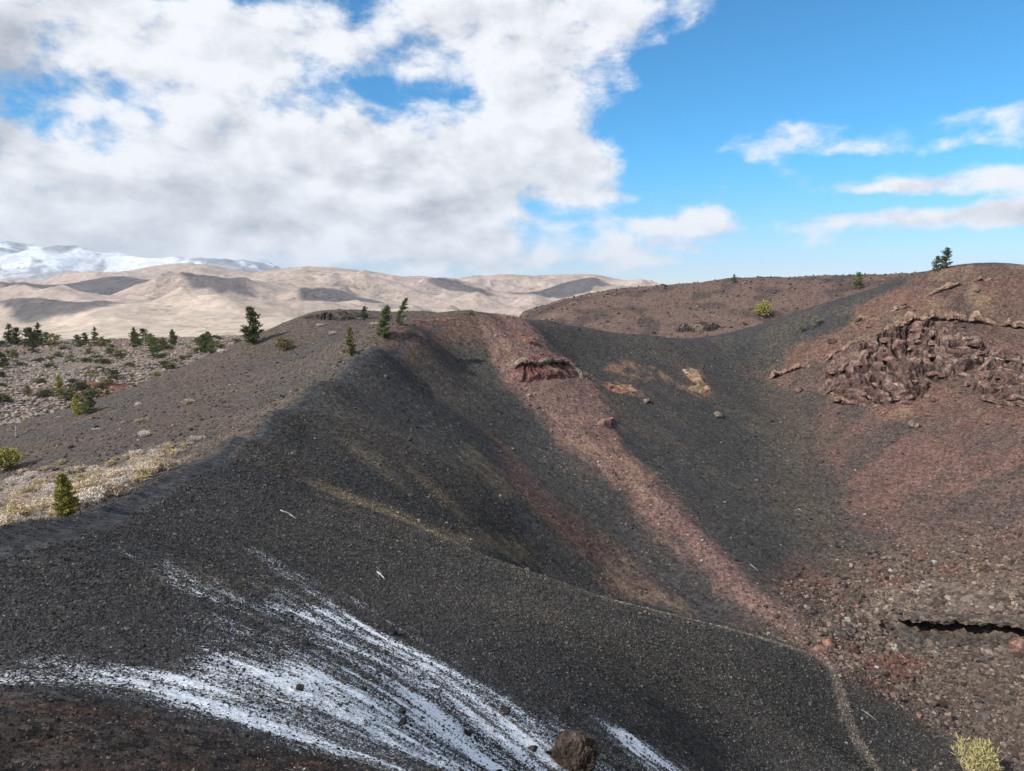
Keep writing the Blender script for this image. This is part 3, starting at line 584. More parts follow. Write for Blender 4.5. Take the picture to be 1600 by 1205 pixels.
# ================= PLANTS =================
class MB:
    def __init__(s): s.V = []; s.F = []; s.n = 0
    def add(s, V, F):
        V = np.asarray(V, float); s.V.append(V); s.F += [tuple(int(i)+s.n for i in f) for f in F]; s.n += len(V)
    def tube(s, pts, rad, k=6):
        pts = np.asarray(pts, float); V = []; n = len(pts)
        for i, p in enumerate(pts):
            d = pts[min(i+1, n-1)]-pts[max(i-1, 0)]; d = d/(np.linalg.norm(d)+1e-9)
            u = np.cross(d, (0, 0, 1) if abs(d[2]) < .9 else (1, 0, 0)); u /= np.linalg.norm(u); w = np.cross(d, u)
            for j in range(k):
                a = 6.2832*j/k; V.append(p+rad[i]*(math.cos(a)*u+math.sin(a)*w))
        F = [(i*k+j, i*k+(j+1) % k, (i+1)*k+(j+1) % k, (i+1)*k+j) for i in range(n-1) for j in range(k)]+[tuple(range((n-1)*k, n*k))]
        s.add(V, F)
    def blades(s, C, L, W, rg, up=.3, n=6):                          # narrow leaves fanning out of the points C
        C = np.repeat(np.asarray(C, float), n, 0); m = len(C); d = rg.normal(size=(m, 3)); d[:, 2] = d[:, 2]*.7+up; d /= np.linalg.norm(d, axis=1)[:, None]
        t = np.cross(d, rg.normal(size=(m, 3))); t /= np.linalg.norm(t, axis=1)[:, None]
        l = (L*(.6+.8*rg.random(m)))[:, None]; w = (W*(.7+.6*rg.random(m)))[:, None]
        P = np.stack([C-t*w*.35, C+d*l*.55-t*w, C+d*l, C+d*l*.55+t*w], 1).reshape(-1, 3)
        i = np.arange(m)*4; s.add(P, np.stack([i, i+1, i+2, i+3], 1))
    def build(s, name, mat, parent=None): return mesh_obj(name, np.concatenate(s.V), s.F, mat, parent)
def conifer(h, r, seed, mat, label, cat='tree', name='pine_tree', group=None, lean=(0, 0), tiers=20, gap=.12, blunt=.25, low=.05, flag=0.0, dens=1.0):
    rg = np.random.default_rng(seed); T, Cc = MB(), MB()
    def axis(t): return np.array([lean[0]*h*t*t+.02*h*math.sin(5*t+seed), lean[1]*h*t*t+.02*h*math.cos(4*t+seed), h*t])
    ts = np.linspace(0, 1, 8); T.tube([axis(t)-np.array([0, 0, .25 if t == 0 else 0]) for t in ts], [.035*h*(1-t)**.8+.006*h for t in ts], 7)
    pts = []
    for i in range(tiers):
        t = low+(1-low)*(i+rg.random()*.6)/tiers; prof = (1-t)**.75*(1-blunt)+blunt*math.sqrt(max(0, 1-t*t)); prof *= min(1, .55+(t-low)*4)
        for k in range(rg.integers(4, 7)):
            if rg.random() < gap: continue
            a = rg.random()*6.283; L = r*prof*(.55+.6*rg.random())*(1+flag*math.cos(a)); rise = .15+.35*t
            d = np.array([math.cos(a), math.sin(a), rise]); p0 = axis(t); p1 = p0+d*L*.55+np.array([0, 0, -.04*L]); p2 = p0+d*L
            T.tube([p0, p1, p2], [.010*h*(1-t)+.004*h, .006*h*(1-t)+.003*h, .002*h], 4)
            for q in np.linspace(.25, 1, max(2, int(6*dens*L/r+2))):
                b = p0+(p1-p0)*min(1, q/.55) if q < .55 else p1+(p2-p1)*(q-.55)/.45
                pts.append(b+rg.normal(size=3)*.05*r)
    pts += [axis(t)+rg.normal(size=3)*.03*r for t in np.linspace(.9, 1.0, 8)]
    Cc.blades(pts, .11*r+.028*h, .022*r+.004*h, rg, .35, int(13*dens))
    o = empty(name, (0, 0, 0), label, cat, group)
    T.build('trunk', M_BARK, o); Cc.build('crown', mat, o)
    return o
def bush(h, r, seed, mat, label, cat='shrub', name='shrub', group=None, lobes=5, tufts=220, stem=M_BARK, leaf=.16, up=.5, part='foliage', lr=.55, lw=.2, twig=14):
    rg = np.random.default_rng(seed); T, Cc = MB(), MB(); pts = []
    for k in range(lobes):
        a = rg.random()*6.283; q = r*.55*rg.random(); c = np.array([q*math.cos(a), q*math.sin(a), h*(.42+.25*rg.random())]); s = np.array([r*lr, r*lr, h*.45])*(.75+.4*rg.random())
        T.tube([(0, 0, -.1), c*.5+rg.normal(size=3)*.05*r, c], [.03*r+.01, .02*r+.008, .008], 5)
        m = tufts//lobes; d = rg.normal(size=(m, 3)); d /= np.linalg.norm(d, axis=1)[:, None]; rad = rg.random(m)**.35
        p = c+d*s*rad[:, None]; p = p[p[:, 2] > .02*h]; pts.append(p)
        for e in range(0, len(p), twig): T.tube([c, (c+p[e])*.5+rg.normal(size=3)*.02*r, p[e]], [.012*r+.004, .008*r+.003, .003], 4)
    Cc.blades(np.concatenate(pts), leaf*r, leaf*r*lw, rg, up, 6)
    o = empty(name, (0, 0, 0), label, cat, group)
    T.build('stem', stem, o); Cc.build(part, mat, o)
    return o
def put(o, p, sink=.05, rz=0.0, dz=None):
    o.location = (p[0], p[1], ground_z(*p)-sink); o.rotation_euler.z = rz; return o
TR = FEAT['trees']
put(conifer(8.3, 2.7, 11, M_DARKPINE, 'tall dark conifer with ragged pointed top, alone on the grey flank above the plain', tiers=24, blunt=.3, lean=(-.02, 0), gap=.2), TR[0])
put(bush(2.7, 2.6, 12, M_OLIVE, 'low rounded olive-yellow bush on the grey flank beside the tall dark conifer', 'bush', 'bush'), TR[1])
put(conifer(2.9, 1.2, 13, M_DARKPINE, 'small dark wind-bent pine on the black skyline of the cone above the path', lean=(.12, 0), tiers=11, blunt=.6, gap=.3, flag=.4), TR[2])
put(conifer(4.6, 1.25, 14, M_OLIVE, 'small narrow olive-green conifer at the edge of the path just below the crest', tiers=18, blunt=.15), TR[3])
put(conifer(5.2, 1.6, 15, M_GREENPINE, 'leaning bright green pine next to the path, lower and bushier of the pair', lean=(.16, 0), tiers=15, blunt=.55, flag=.35), TR[4])
put(conifer(4.6, 1.1, 16, M_GREENPINE, 'slim dark green pine bent over the crest, upper of the leaning pair', lean=(.24, 0), tiers=13, blunt=.4, gap=.25, flag=.5), TR[5])
put(bush(1.0, 1.3, 17, M_GREYBUSH, 'tiny sparse grey shrub on the very crest of the brown peak', tufts=50, lobes=4), TR[6])
put(conifer(2.25, .62, 18, M_YELLOWPINE, 'narrow yellow-green conifer rising from the tan shrubs beside the path', tiers=20, blunt=.45, gap=.05, dens=1.3), TR[7])
put(bush(3.0, 2.7, 19, M_YELLOWPINE, 'golden yellow bush at the picture edge where the cone meets the pale plain', 'bush', 'bush', lobes=7, tufts=320), TR[8])
put(bush(7.0, 4.6, 20, M_YELLOWPINE, 'round yellow-green bush at the foot of the far scoria ridge behind the rim', 'bush', 'bush', lobes=7, tufts=320), TR[9])
put(conifer(4.2, 1.4, 21, M_DARKPINE, 'tiny dark pine alone on the skyline of the far scoria ridge', tiers=12, gap=.25), TR[10])
put(conifer(7.2, 3.0, 22, M_GREENPINE, 'small green pine on the far scoria ridge where it meets the red crater rim', tiers=13, blunt=.6, gap=.25), TR[11])
put(conifer(3.6, 1.3, 23, M_DARKPINE, 'shorter dark pine of the two on top of the red crater rim', tiers=12, blunt=.5, gap=.3, lean=(.03, 0)), (103.0, 170.2))
put(conifer(4.7, 1.7, 24, M_DARKPINE, 'taller dark windswept pine of the two on top of the red crater rim', tiers=14, blunt=.55, gap=.3, lean=(.03, 0), flag=-.35), (105.0, 169.8))
put(bush(2.6, 1.7, 25, M_GREYBUSH, 'grey-green shrub on the black slope under the far rim, lower of two', tufts=120), TR[14])
put(bush(2.8, 1.8, 26, M_GREYBUSH, 'pale olive shrub near the rim above the grey-green one, upper of two', tufts=130), TR[15])
put(bush(3.0, 2.7, 27, M_YELLOWBUSH, 'yellow twiggy bush on the brown rubble at the bottom of the crater', 'bush', 'bush', lobes=12, tufts=520, leaf=.19, up=1.5, stem=M_PALE, lr=.28, lw=.07, twig=4), TR[16], .3)
# pines of the lava terrace
GP = 'pines and junipers on the pale lava terrace'
pk = [conifer(9, 3.6, 31, M_DARKPINE, 'dark ragged pine among others on the pale lava terrace', group=GP, tiers=13, blunt=.7, gap=.3),
      conifer(8, 3.9, 32, M_GREENPINE, 'broad green pine among others on the pale lava terrace', group=GP, tiers=11, blunt=.85, gap=.3, lean=(.1, .05)),
      conifer(10, 3.0, 33, M_DARKPINE, 'upright dark pine among others on the pale lava terrace', group=GP, tiers=15, blunt=.45, gap=.3),
      conifer(6, 3.6, 34, M_OLIVE, 'squat olive juniper among others on the pale lava terrace', group=GP, tiers=9, blunt=.95, gap=.25)]
PLACE = [(-305,420,2,1.15),(-297,415,0,1.1),(-293,420,1,1.2),(-286,418,2,1.2),(-278,400,0,1.25),(-270,402,1,1.0),(-264,398,3,1.1),(-300,395,1,.8),(-259,420,0,.8),(-252,402,1,.8),(-274,455,2,.9),(-236,398,3,.9),(-232,425,2,.95),
 (-222,408,1,1.05),(-213,400,0,1.05),(-208,396,1,.9),(-205,392,3,1.0),(-202,412,2,.8),(-196,400,0,.8),(-190,376,3,.9),(-178,345,1,.8),(-176,400,0,.9),(-172,385,1,.9),(-165,378,2,.7),(-160,360,1,1.0),(-156,350,0,.9),(-150,345,1,.7),
 (-238,330,3,.7),(-222,300,1,.6),(-250,360,0,.7),(-214,350,3,.6),(-160,308,1,.6)]
for i, (px, py, k, s) in enumerate(PLACE):
    o = pk[k] if i == [j for j, q in enumerate(PLACE) if q[2] == k][0] else copy_thing(pk[k], (0, 0, 0), 0, 1, pk[k]['label'], GP)
    s *= 1.05; o.scale = (s*1.1, s*1.1, s); put(o, (px, py), .2, i*1.7)
for (p, h, r, sd, mat, lab) in [((-138.3, 209), 5.0, 1.7, 41, M_YELLOWPINE, 'yellow-green young pine standing under the white snag on the pale plain'), ((-143, 202), 3.2, 1.6, 42, M_OLIVE, 'stunted olive pine on the pale plain left of the yellow-green young pine'),
     ((-110, 183), 4.6, 1.8, 43, M_OLIVE, 'thin olive pine on the pale plain just above the red scoria patch'), ((-101, 171), 4.4, 1.6, 44, M_GREENPINE, 'small dark green pine right at the foot of the grey flank below the red patch'),
     ((-81.5, 128), 3.9, 1.3, 45, M_YELLOWPINE, 'taller yellow-green pine of the touching pair at the edge of the grey flank'), ((-78.4, 126.5), 3.3, 1.5, 46, M_GREENPINE, 'shorter dark green pine of the touching pair at the edge of the grey flank'),
     ((-104, 214), 4.0, 3.4, 47, M_YELLOWPINE, 'bright yellow-green bushy pine halfway up the edge between plain and grey flank')]:
    put(conifer(h, r, sd, mat, lab, tiers=13, blunt=.5, gap=.2), p, .15)
GL = 'low shrubs scattered over the pale lava terrace'
lo = [bush(1.1, 1.5, 171, M_OLIVE, 'low olive shrub among others on the pale lava terrace', group=GL, lobes=4, tufts=90, leaf=.2), bush(1.4, 1.7, 172, M_DARKPINE, 'low dark green shrub among others on the pale lava terrace', group=GL, lobes=5, tufts=100, leaf=.2), bush(.9, 1.4, 173, M_GREYBUSH, 'low grey-green shrub among others on the pale lava terrace', group=GL, lobes=4, tufts=80, leaf=.2)]
rs = random.Random(21); cnt = 0; used = set()
while cnt < 170:
    a = R(rs.uniform(-37.5, -19)); r = math.exp(rs.uniform(math.log(165), math.log(520))); px, py = r*math.sin(a), r*math.cos(a)
    if math.hypot(px-20, py-90) < 170: continue
    k = rs.choice((0, 1, 1, 2)); o = lo[k] if k not in used else copy_thing(lo[k], (0, 0, 0), 0, 1, lo[k]['label'], GL); used.add(k)
    s = rs.uniform(.7, 1.6)*(1+r/900); o.scale = (s*1.1, s*1.1, s*.9); put(o, (px, py), .1, rs.uniform(0, 6)); cnt += 1
def snag(h, seed, label, group='dead trees on the pale plain'):
    rg = np.random.default_rng(seed); B = MB(); ts = np.linspace(0, 1, 7)
    B.tube([(.04*h*math.sin(3*t+seed), 0, h*t-.2) for t in ts], [.020*h*(1-t)+.007*h for t in ts], 6)
    limbs = []
    for k in range(12):
        t = .15+.8*rg.random(); a = rg.random()*6.283; l = h*.42*(1.1-t)*(.6+.6*rg.random()); d = np.array([math.cos(a), math.sin(a), -.1+.4*rg.random()]); p = np.array([.04*h*math.sin(3*t+seed), 0, h*t-.2])
        limbs.append([p, p+d*l*.5+rg.normal(size=3)*.05*l, p+d*l])
    o = empty('dead_tree', (0, 0, 0), label, 'dead tree', group); B.build('trunk', M_SNAG, o)
    for q in limbs:
        L = MB(); L.tube(q, [.015*h, .011*h, .006*h], 4); L.build('branch', M_SNAG, o)
    return o
put(snag(5.6, 51, 'grey dead tree with drooping bare limbs on the plain near the golden bush'), (-88.5, 121))
put(snag(5.5, 52, 'thin white bare snag just above the yellow-green young pine on the plain'), (-143, 219))
put(snag(3.6, 53, 'short bare snag left of the touching pair of pines below the flank'), (-86, 128.2))
put(snag(8, 54, 'slender bare snag sticking up beside the dark pines at the terrace edge'), (-201.8, 379.9))
put(snag(8.5, 55, 'slender bare snag on the terrace edge nearest the cone'), (-177, 366))
# dry cushion shrubs
GS = 'dry cushion shrubs on the outer slope beside the path'
sp = [bush(.55, .62, 60+i, m, l, 'shrub', 'dry_shrub', GS, lobes=5, tufts=210, leaf=.17, lw=.15, up=.7, stem=M_PALE, part='twigs')
      for i, (m, l) in enumerate([(M_TAN, 'tan dry cushion shrub in the dense band beside the path'), (M_PALE, 'pale grey dry cushion shrub in the dense band beside the path'), (M_STRAW, 'straw yellow dry cushion shrub in the dense band beside the path')])]
rs = random.Random(8); used = [False]*3; spots = []
while len(spots) < 230:
    px, py = rs.uniform(-60, -20), rs.uniform(30, 84)
    dd = sdist(FEAT['shrubland'], np.array([px]), np.array([py]))[0]; cr = sdist(RIM_AREA, np.array([px]), np.array([py]))[0]
    if dd < rs.uniform(-2.5, 1.0) or cr > -1.2 or any((px-a)**2+(py-b)**2 < .55 for a, b in spots): continue
    spots.append((px, py))
for i, (px, py) in enumerate(spots):
    k = rs.choices((0, 1, 2), (5, 4, 2))[0]; s = rs.uniform(.8, 1.8)
    if used[k]: o = copy_thing(sp[k], (0, 0, 0), 0, 1, sp[k]['label'], GS)
    else: o = sp[k]; used[k] = True
    o.scale = (s*1.15, s*1.15, s*.95); put(o, (px, py), .05, rs.uniform(0, 6.3))
LL = ['lone tan shrub highest on the open grey flank above the path', 'amber dry shrub on the open grey flank, upper of a close pair', 'pale round shrub on the open grey flank, lower of a close pair', 'pale tan shrub tight against the path crest where the dense band ends', 'straw-coloured shrub at the upper tip of the dense band',
      'small pale shrub on the flank below the plain edge', 'little pale tuft high on the flank by the narrow olive conifer', 'flat pale tuft on the upper flank under the black skyline', 'faint grey tuft close under the black skyline', None, None, 'whitish shrub at the far edge of the flank below the tall conifer', 'tiny whitish tuft in the middle of the grey flank', 'thin straw tuft right of the whitish tuft in mid flank']
for i, (p, l) in enumerate(zip(FEAT['lone'], LL)):
    if l is None: continue
    s = [1.9, 1.7, 1.6, 1.4, 1.2, 1.2, 1.3, 1.5, 1.4, 0, 0, 1.8, .8, .8][i]
    o = copy_thing(sp[[0, 2, 1, 1, 2, 1, 1, 1, 1, 0, 0, 1, 1, 2][i]], (0, 0, 0), 0, 1, l); del o['group']; o.scale = (s*1.25, s*1.1, s*.9); put(o, p, .05, i*1.1)
# sagebrush that mottles the terrace: uncountable
n = 46000; rg = np.random.default_rng(77); a = np.radians(rg.uniform(-58, -14, n)); r = np.exp(rg.uniform(math.log(112), math.log(540), n)); x, y = r*np.sin(a), r*np.cos(a)
ok = np.hypot(x-20, y-90) > 150+8*vnoise(x/9, y/9, 3); ok &= fbm(x/20, y/20, 3, 88)+.5*rg.random(n) > .05; x, y, r = x[ok], y[ok], r[ok]
size = (.22+.28*rg.random(len(x)))*(1+r/500); pc = np.array([(.31, .255, .22), (.22, .185, .165), (.09, .085, .065), (.27, .21, .15)])[rg.choice(4, len(x), p=[.45, .25, .15, .15])]*(.8+.4*rg.random((len(x), 1)))
rng = np.random.default_rng(9); so = stones('sagebrush', x, y, size, pc, M_GRAVEL, ICO, ICF, .6, .2)

# ================= ROCKS =================
import bmesh
def boulder_mesh(name, seed, mat, squash=(1, 1, .8), rough=.16, cuts=9, sub=3, tint=(.10, .075, .062), fine=0.0):
    rg = np.random.default_rng(seed); bm = bmesh.new(); bmesh.ops.create_icosphere(bm, subdivisions=sub, radius=1.0)
    V = np.array([v.co[:] for v in bm.verts]); F = [tuple(v.index for v in f.verts) for f in bm.faces]; bm.free()
    for k in range(cuts):
        d = rg.normal(size=3); d /= np.linalg.norm(d); h = .55+.35*rg.random(); e = V@d; V = V-np.maximum(e-h, 0)[:, None]*d*.9
    def tri(k, o, sd, rd=False): return (fbm(V[:, 0]*k+sd, V[:, 1]*k, o, sd, ridged=rd)+fbm(V[:, 1]*k-sd, V[:, 2]*k+3, o, sd+50, ridged=rd)+fbm(V[:, 2]*k+7, V[:, 0]*k-5, o, sd+90, ridged=rd))/2
    nz = tri(1.9, 4, seed); n2 = tri(5.0, 3, seed+2); n4 = tri(11.0, 3, seed+5, True)
    V = V*(1+rough*nz+rough*.6*n2+fine*n4)[:, None]*np.array(squash)
    c = np.array(tint)[None]*(1+.5*nz+.4*n2+(fine > 0)*.6*n4)[:, None]
    return mesh_obj(name, V, F, mat, col=np.clip(c, .012, .5))
GB = 'lava boulders strewn over the crater floor'
bp = [boulder_mesh('boulder', 90+i, M_ROCK, (1, .8+.1*i, .65+.06*i), tint=t) for i, t in enumerate([(.12, .09, .075), (.10, .06, .05), (.075, .068, .062), (.15, .085, .065), (.135, .11, .09)])]
BL = ['grey-brown lava boulder in the rubble on the crater floor', 'dull red-brown lava boulder in the rubble on the crater floor', 'dark grey lava boulder in the rubble on the crater floor', 'rusty orange lava boulder in the rubble on the crater floor', 'pale buff lava boulder in the rubble on the crater floor']
rs = random.Random(4); cnt = 0; used = set()
while cnt < 150:
    px, py = rs.uniform(26, 74), rs.uniform(49, 98)
    if rs.random() > float(zones(np.array([px]), np.array([py]))['floor'][0])*.9+.04 or sdist(FEAT['ledge'], np.array([px]), np.array([py]))[0] > 0: continue
    k = rs.choices(range(5), (4, 3, 4, 1.5, 1.5))[0]; o = bp[k] if k not in used else bp[k].copy()
    if k in used: scene.collection.objects.link(o)
    used.add(k); tag(o, BL[k], 'boulder', GB); s = min(1.3, .28*math.exp(rs.gauss(0, .5))); o.scale = (s, s, s); o.rotation_euler = (rs.uniform(-.4, .4), rs.uniform(-.4, .4), rs.uniform(0, 6.3))
    o.location = (px, py, ground_z(px, py)+s*.18); cnt += 1
CL_ = np.array(FEAT['cleft'][2:])
for i in range(34):                                                 # blocks along both lips of the cleft
    t = rs.random()*(len(CL_)-1); j = int(t); q = CL_[j]+(CL_[j+1]-CL_[j])*(t-j); up_ = rs.random() < .35; d = rs.uniform(1.0, 2.6) if up_ else -rs.uniform(2.2, 6.0)
    px, py = q[0]+.55*d, q[1]+.83*d; k = rs.choices(range(5), (5, 2, 4, .5, 2))[0]; o = bp[k].copy(); scene.collection.objects.link(o); tag(o, BL[k], 'boulder', GB)
    s = rs.uniform(.3, .55) if up_ else rs.uniform(.35, .95); o.scale = (s*1.2, s, s*.85); o.rotation_euler = (rs.uniform(-.4, .4), rs.uniform(-.4, .4), rs.uniform(0, 6.3)); o.location = (px, py, ground_z(px, py)+s*.2+(.35 if up_ else 0))
for p, s, k, l in [((33.5, 70.0), .9, 3, 'orange boulder lying at the end of the trail beside the red streak'), ((36.4, 74.5), .8, 3, 'rust-red boulder beneath the pale ledge, above the trail end'), ((35.8, 68.0), .75, 0, 'grey-brown boulder just beyond the trail junction'),
                   ((77.8, 131.5), 1.0, 4, 'pale grey block on the red slope below the lava cliffs'), ((43.5, 143.5), .9, 4, 'tan block alone on the black slope above the brown fan'), ((27.5, 139), .7, 4, 'small buff block on the black slope beside the red rib')]:
    o = bp[k].copy(); scene.collection.objects.link(o); tag(o, l, 'boulder'); del o['group']; o.scale = (s*1.2, s, s); o.rotation_euler = (.3, .2, s*7); o.location = (*p, ground_z(*p)+s*.15)
o = boulder_mesh('lava_boulder', 120, M_ROCK, (.85, .6, .80), .34, 6, 6, (.042, .032, .026), fine=.07); tag(o, 'big crumbly brown lava boulder sticking out of the snowy cinder slope', 'boulder'); put(o, (1.75, 19.0), .0, .4); o.rotation_euler = (.1, .35, .4)
CLOD = boulder_mesh('cinder_clod', 97, M_ROCK, (1, .85, .8), .3, 6, 3, (.035, .032, .031))
for i, (px, py, s) in enumerate([(-3.6, 15.6, .10), (-2.6, 15.2, .12), (-2.4, 14.2, .11), (-4.6, 25.0, .22), (-.2, 20.4, .2), (.6, 18.6, .16), (-1.2, 17.2, .13), (-4.4, 13.4, .12), (-.3, 14.6, .1), (-5.9, 18.6, .14)]):
    o = CLOD if i == 0 else CLOD.copy()
    if i: scene.collection.objects.link(o)
    tag(o, 'black cinder clod poking out of the snow streaks', 'rock', 'black clods in the snow'); o.scale = (s, s, s*.9); o.rotation_euler = (i, .4, i*2); o.location = (px, py, ground_z(px, py)+s*.3)
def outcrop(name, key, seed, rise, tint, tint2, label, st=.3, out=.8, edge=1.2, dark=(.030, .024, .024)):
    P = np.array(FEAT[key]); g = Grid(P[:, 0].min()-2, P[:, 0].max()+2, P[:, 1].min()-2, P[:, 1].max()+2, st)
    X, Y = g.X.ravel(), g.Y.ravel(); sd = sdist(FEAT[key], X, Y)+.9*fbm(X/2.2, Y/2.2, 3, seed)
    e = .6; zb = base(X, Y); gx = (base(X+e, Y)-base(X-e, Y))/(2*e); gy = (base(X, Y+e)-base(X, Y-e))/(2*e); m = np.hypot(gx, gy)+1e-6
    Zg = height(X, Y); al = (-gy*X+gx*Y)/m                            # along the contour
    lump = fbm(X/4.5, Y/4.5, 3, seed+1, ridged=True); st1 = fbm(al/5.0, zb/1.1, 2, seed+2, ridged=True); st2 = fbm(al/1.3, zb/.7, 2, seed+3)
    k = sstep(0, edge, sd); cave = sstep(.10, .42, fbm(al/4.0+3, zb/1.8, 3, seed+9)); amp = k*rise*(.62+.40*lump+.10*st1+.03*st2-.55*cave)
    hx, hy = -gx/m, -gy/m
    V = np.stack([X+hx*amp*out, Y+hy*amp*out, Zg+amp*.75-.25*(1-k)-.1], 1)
    c = np.tile(np.array(tint, float), (len(X), 1)); c = lerp(c, tint2, sstep(-.1, .5, fbm(X/2.5, Y/2.5, 4, seed+5))); c = lerp(c, dark, cave*.55)  # last step paints shade into the rock colour of the recesses
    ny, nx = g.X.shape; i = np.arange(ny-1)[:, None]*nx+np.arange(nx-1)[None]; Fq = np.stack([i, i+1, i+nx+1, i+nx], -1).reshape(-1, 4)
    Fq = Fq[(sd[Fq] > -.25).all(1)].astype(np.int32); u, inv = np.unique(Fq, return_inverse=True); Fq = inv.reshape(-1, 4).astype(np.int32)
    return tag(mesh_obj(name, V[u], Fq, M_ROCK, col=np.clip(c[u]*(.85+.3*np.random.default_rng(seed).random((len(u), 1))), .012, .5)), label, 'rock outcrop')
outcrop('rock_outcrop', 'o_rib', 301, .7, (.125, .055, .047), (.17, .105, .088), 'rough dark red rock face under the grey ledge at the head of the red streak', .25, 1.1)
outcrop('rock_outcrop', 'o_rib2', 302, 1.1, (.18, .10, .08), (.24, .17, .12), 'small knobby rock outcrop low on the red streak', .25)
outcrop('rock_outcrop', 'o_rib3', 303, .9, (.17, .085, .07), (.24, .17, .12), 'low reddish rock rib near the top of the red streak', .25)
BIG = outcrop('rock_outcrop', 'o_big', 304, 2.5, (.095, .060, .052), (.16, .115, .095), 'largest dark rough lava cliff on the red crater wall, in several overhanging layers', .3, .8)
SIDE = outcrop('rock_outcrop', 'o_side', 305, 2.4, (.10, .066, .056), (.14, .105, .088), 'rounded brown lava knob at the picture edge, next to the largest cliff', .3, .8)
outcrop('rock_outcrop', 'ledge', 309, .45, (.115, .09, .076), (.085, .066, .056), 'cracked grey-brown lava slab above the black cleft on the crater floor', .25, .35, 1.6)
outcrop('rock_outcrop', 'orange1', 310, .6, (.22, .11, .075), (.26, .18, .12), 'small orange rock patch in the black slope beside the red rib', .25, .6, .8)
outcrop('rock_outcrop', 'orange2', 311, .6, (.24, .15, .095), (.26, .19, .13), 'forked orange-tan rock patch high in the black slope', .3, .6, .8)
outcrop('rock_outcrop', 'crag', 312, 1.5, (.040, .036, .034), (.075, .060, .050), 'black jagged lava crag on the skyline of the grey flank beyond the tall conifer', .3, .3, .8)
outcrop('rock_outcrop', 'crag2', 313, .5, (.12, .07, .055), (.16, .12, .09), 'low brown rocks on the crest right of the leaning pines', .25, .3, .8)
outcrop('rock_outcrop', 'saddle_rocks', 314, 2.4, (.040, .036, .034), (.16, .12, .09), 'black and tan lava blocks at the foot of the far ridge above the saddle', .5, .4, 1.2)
def slab(line, back, rise, thick, out, tint, tint2, label, seed, parent=None):    # a ledge of rock with an undercut lip
    P = np.array(line, float); L = np.concatenate([[0], np.cumsum(np.hypot(*np.diff(P, axis=0).T))]); n = int(L[-1]/.22)
    s = np.linspace(0, L[-1], n); x = np.interp(s, L, P[:, 0]); y = np.interp(s, L, P[:, 1]); k = np.hanning(9); k /= k.sum()
    sm = lambda a: np.convolve(np.pad(a, 4, 'edge'), k, 'valid')
    x, y = sm(x), sm(y); tx, ty = np.gradient(x), np.gradient(y); m = np.hypot(tx, ty); nx, ny = ty/m, -tx/m
    w = np.minimum(1, np.minimum(s, L[-1]-s)/2.0)**.6*(np.clip(.62+.9*fbm(s/2.6, s*0+seed*.7, 3, seed+90), .05, 1.15) if seed > 405 else 1); j1 = fbm(s/2.2, s*0+seed, 4, seed); j2 = fbm(s/.7, s*0+seed, 3, seed+1); g = base(x, y)
    prof = [(-back, -.5, 0), (-back*.75, .15, .6), (-back*.4, rise*.75, .8), (-.4, rise, 1), (out*.7, rise, 1), (out, rise-.15, 1), (out*1.05, rise-thick*.5, 1), (out*.9, rise-thick, 1), (out*.2, rise-thick-.1, .6), (-.9, rise-thick-.5, .4), (-1.1, -1.6, 0)]
    Q = np.array(prof); kk = np.linspace(0, len(Q)-1, (len(Q)-1)*3+1); prof = [tuple(np.interp(t, np.arange(len(Q)), Q[:, j]) for j in range(3)) for t in kk]
    V, C = [], []
    for i, (o, h, q) in enumerate(prof):
        oo = o+q*out*(.45*j1+.35*j2+.30*fbm(s/.55, s*0+i*.31, 3, seed+20)); gx_, gy_ = x+nx*oo*w, y+ny*oo*w
        zz = np.where(i < 8, base(gx_, gy_), g)+h*w*(1+.45*j1)+q*(.30*fbm(s/1.1, s*0+i*.45, 3, seed+40, ridged=True)+.12*fbm(s/.4, s*0+i*.6, 2, seed+41))-(1-w)*.4
        V.append(np.stack([gx_, gy_, zz], 1)); t = sstep(-.2, .4, fbm(s/1.3, s*0+i*.3, 4, seed+60))[:, None]; C.append((np.array(tint)*(1-t)+np.array(tint2)*t)*(.75+.5*np.random.default_rng(seed+i).random((n, 1))))
    m_ = len(prof); V = np.stack(V, 1).reshape(-1, 3); C = np.stack(C, 1).reshape(-1, 3)
    i = np.arange(n-1)[:, None]*m_+np.arange(m_-1)[None]; Fq = np.stack([i, i+m_, i+m_+1, i+1], -1).reshape(-1, 4).astype(np.int32)
    o = mesh_obj('rock_layer' if parent else 'rock_ledge', V, Fq, M_ROCK, parent, col=np.clip(C, .012, .5))
    return o if parent else tag(o, label, 'rock ledge')
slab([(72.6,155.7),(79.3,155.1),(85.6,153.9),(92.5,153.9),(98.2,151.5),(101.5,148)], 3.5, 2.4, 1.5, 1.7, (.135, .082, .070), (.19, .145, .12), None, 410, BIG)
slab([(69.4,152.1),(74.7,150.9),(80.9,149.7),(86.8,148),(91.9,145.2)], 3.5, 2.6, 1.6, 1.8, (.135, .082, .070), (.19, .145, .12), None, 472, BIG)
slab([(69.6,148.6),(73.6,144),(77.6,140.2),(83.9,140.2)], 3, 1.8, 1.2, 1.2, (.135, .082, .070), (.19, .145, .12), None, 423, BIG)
slab([(94.6,145.2),(101.1,145.2),(105.1,141.3),(105.9,132.3)], 3, 2.2, 1.5, 1.5, (.135, .082, .070), (.19, .145, .12), None, 456, SIDE)
slab([(92.3,140.2),(97.3,139.1),(100.3,134.3),(100.7,125.3)], 3, 2.4, 1.5, 1.6, (.135, .082, .070), (.19, .145, .12), None, 495, SIDE)
slab([(92.2,134.8),(93.6,129.7),(94.8,124.8),(96,119.1)], 3, 1.8, 1.2, 1.3, (.135, .082, .070), (.19, .145, .12), None, 436, SIDE)
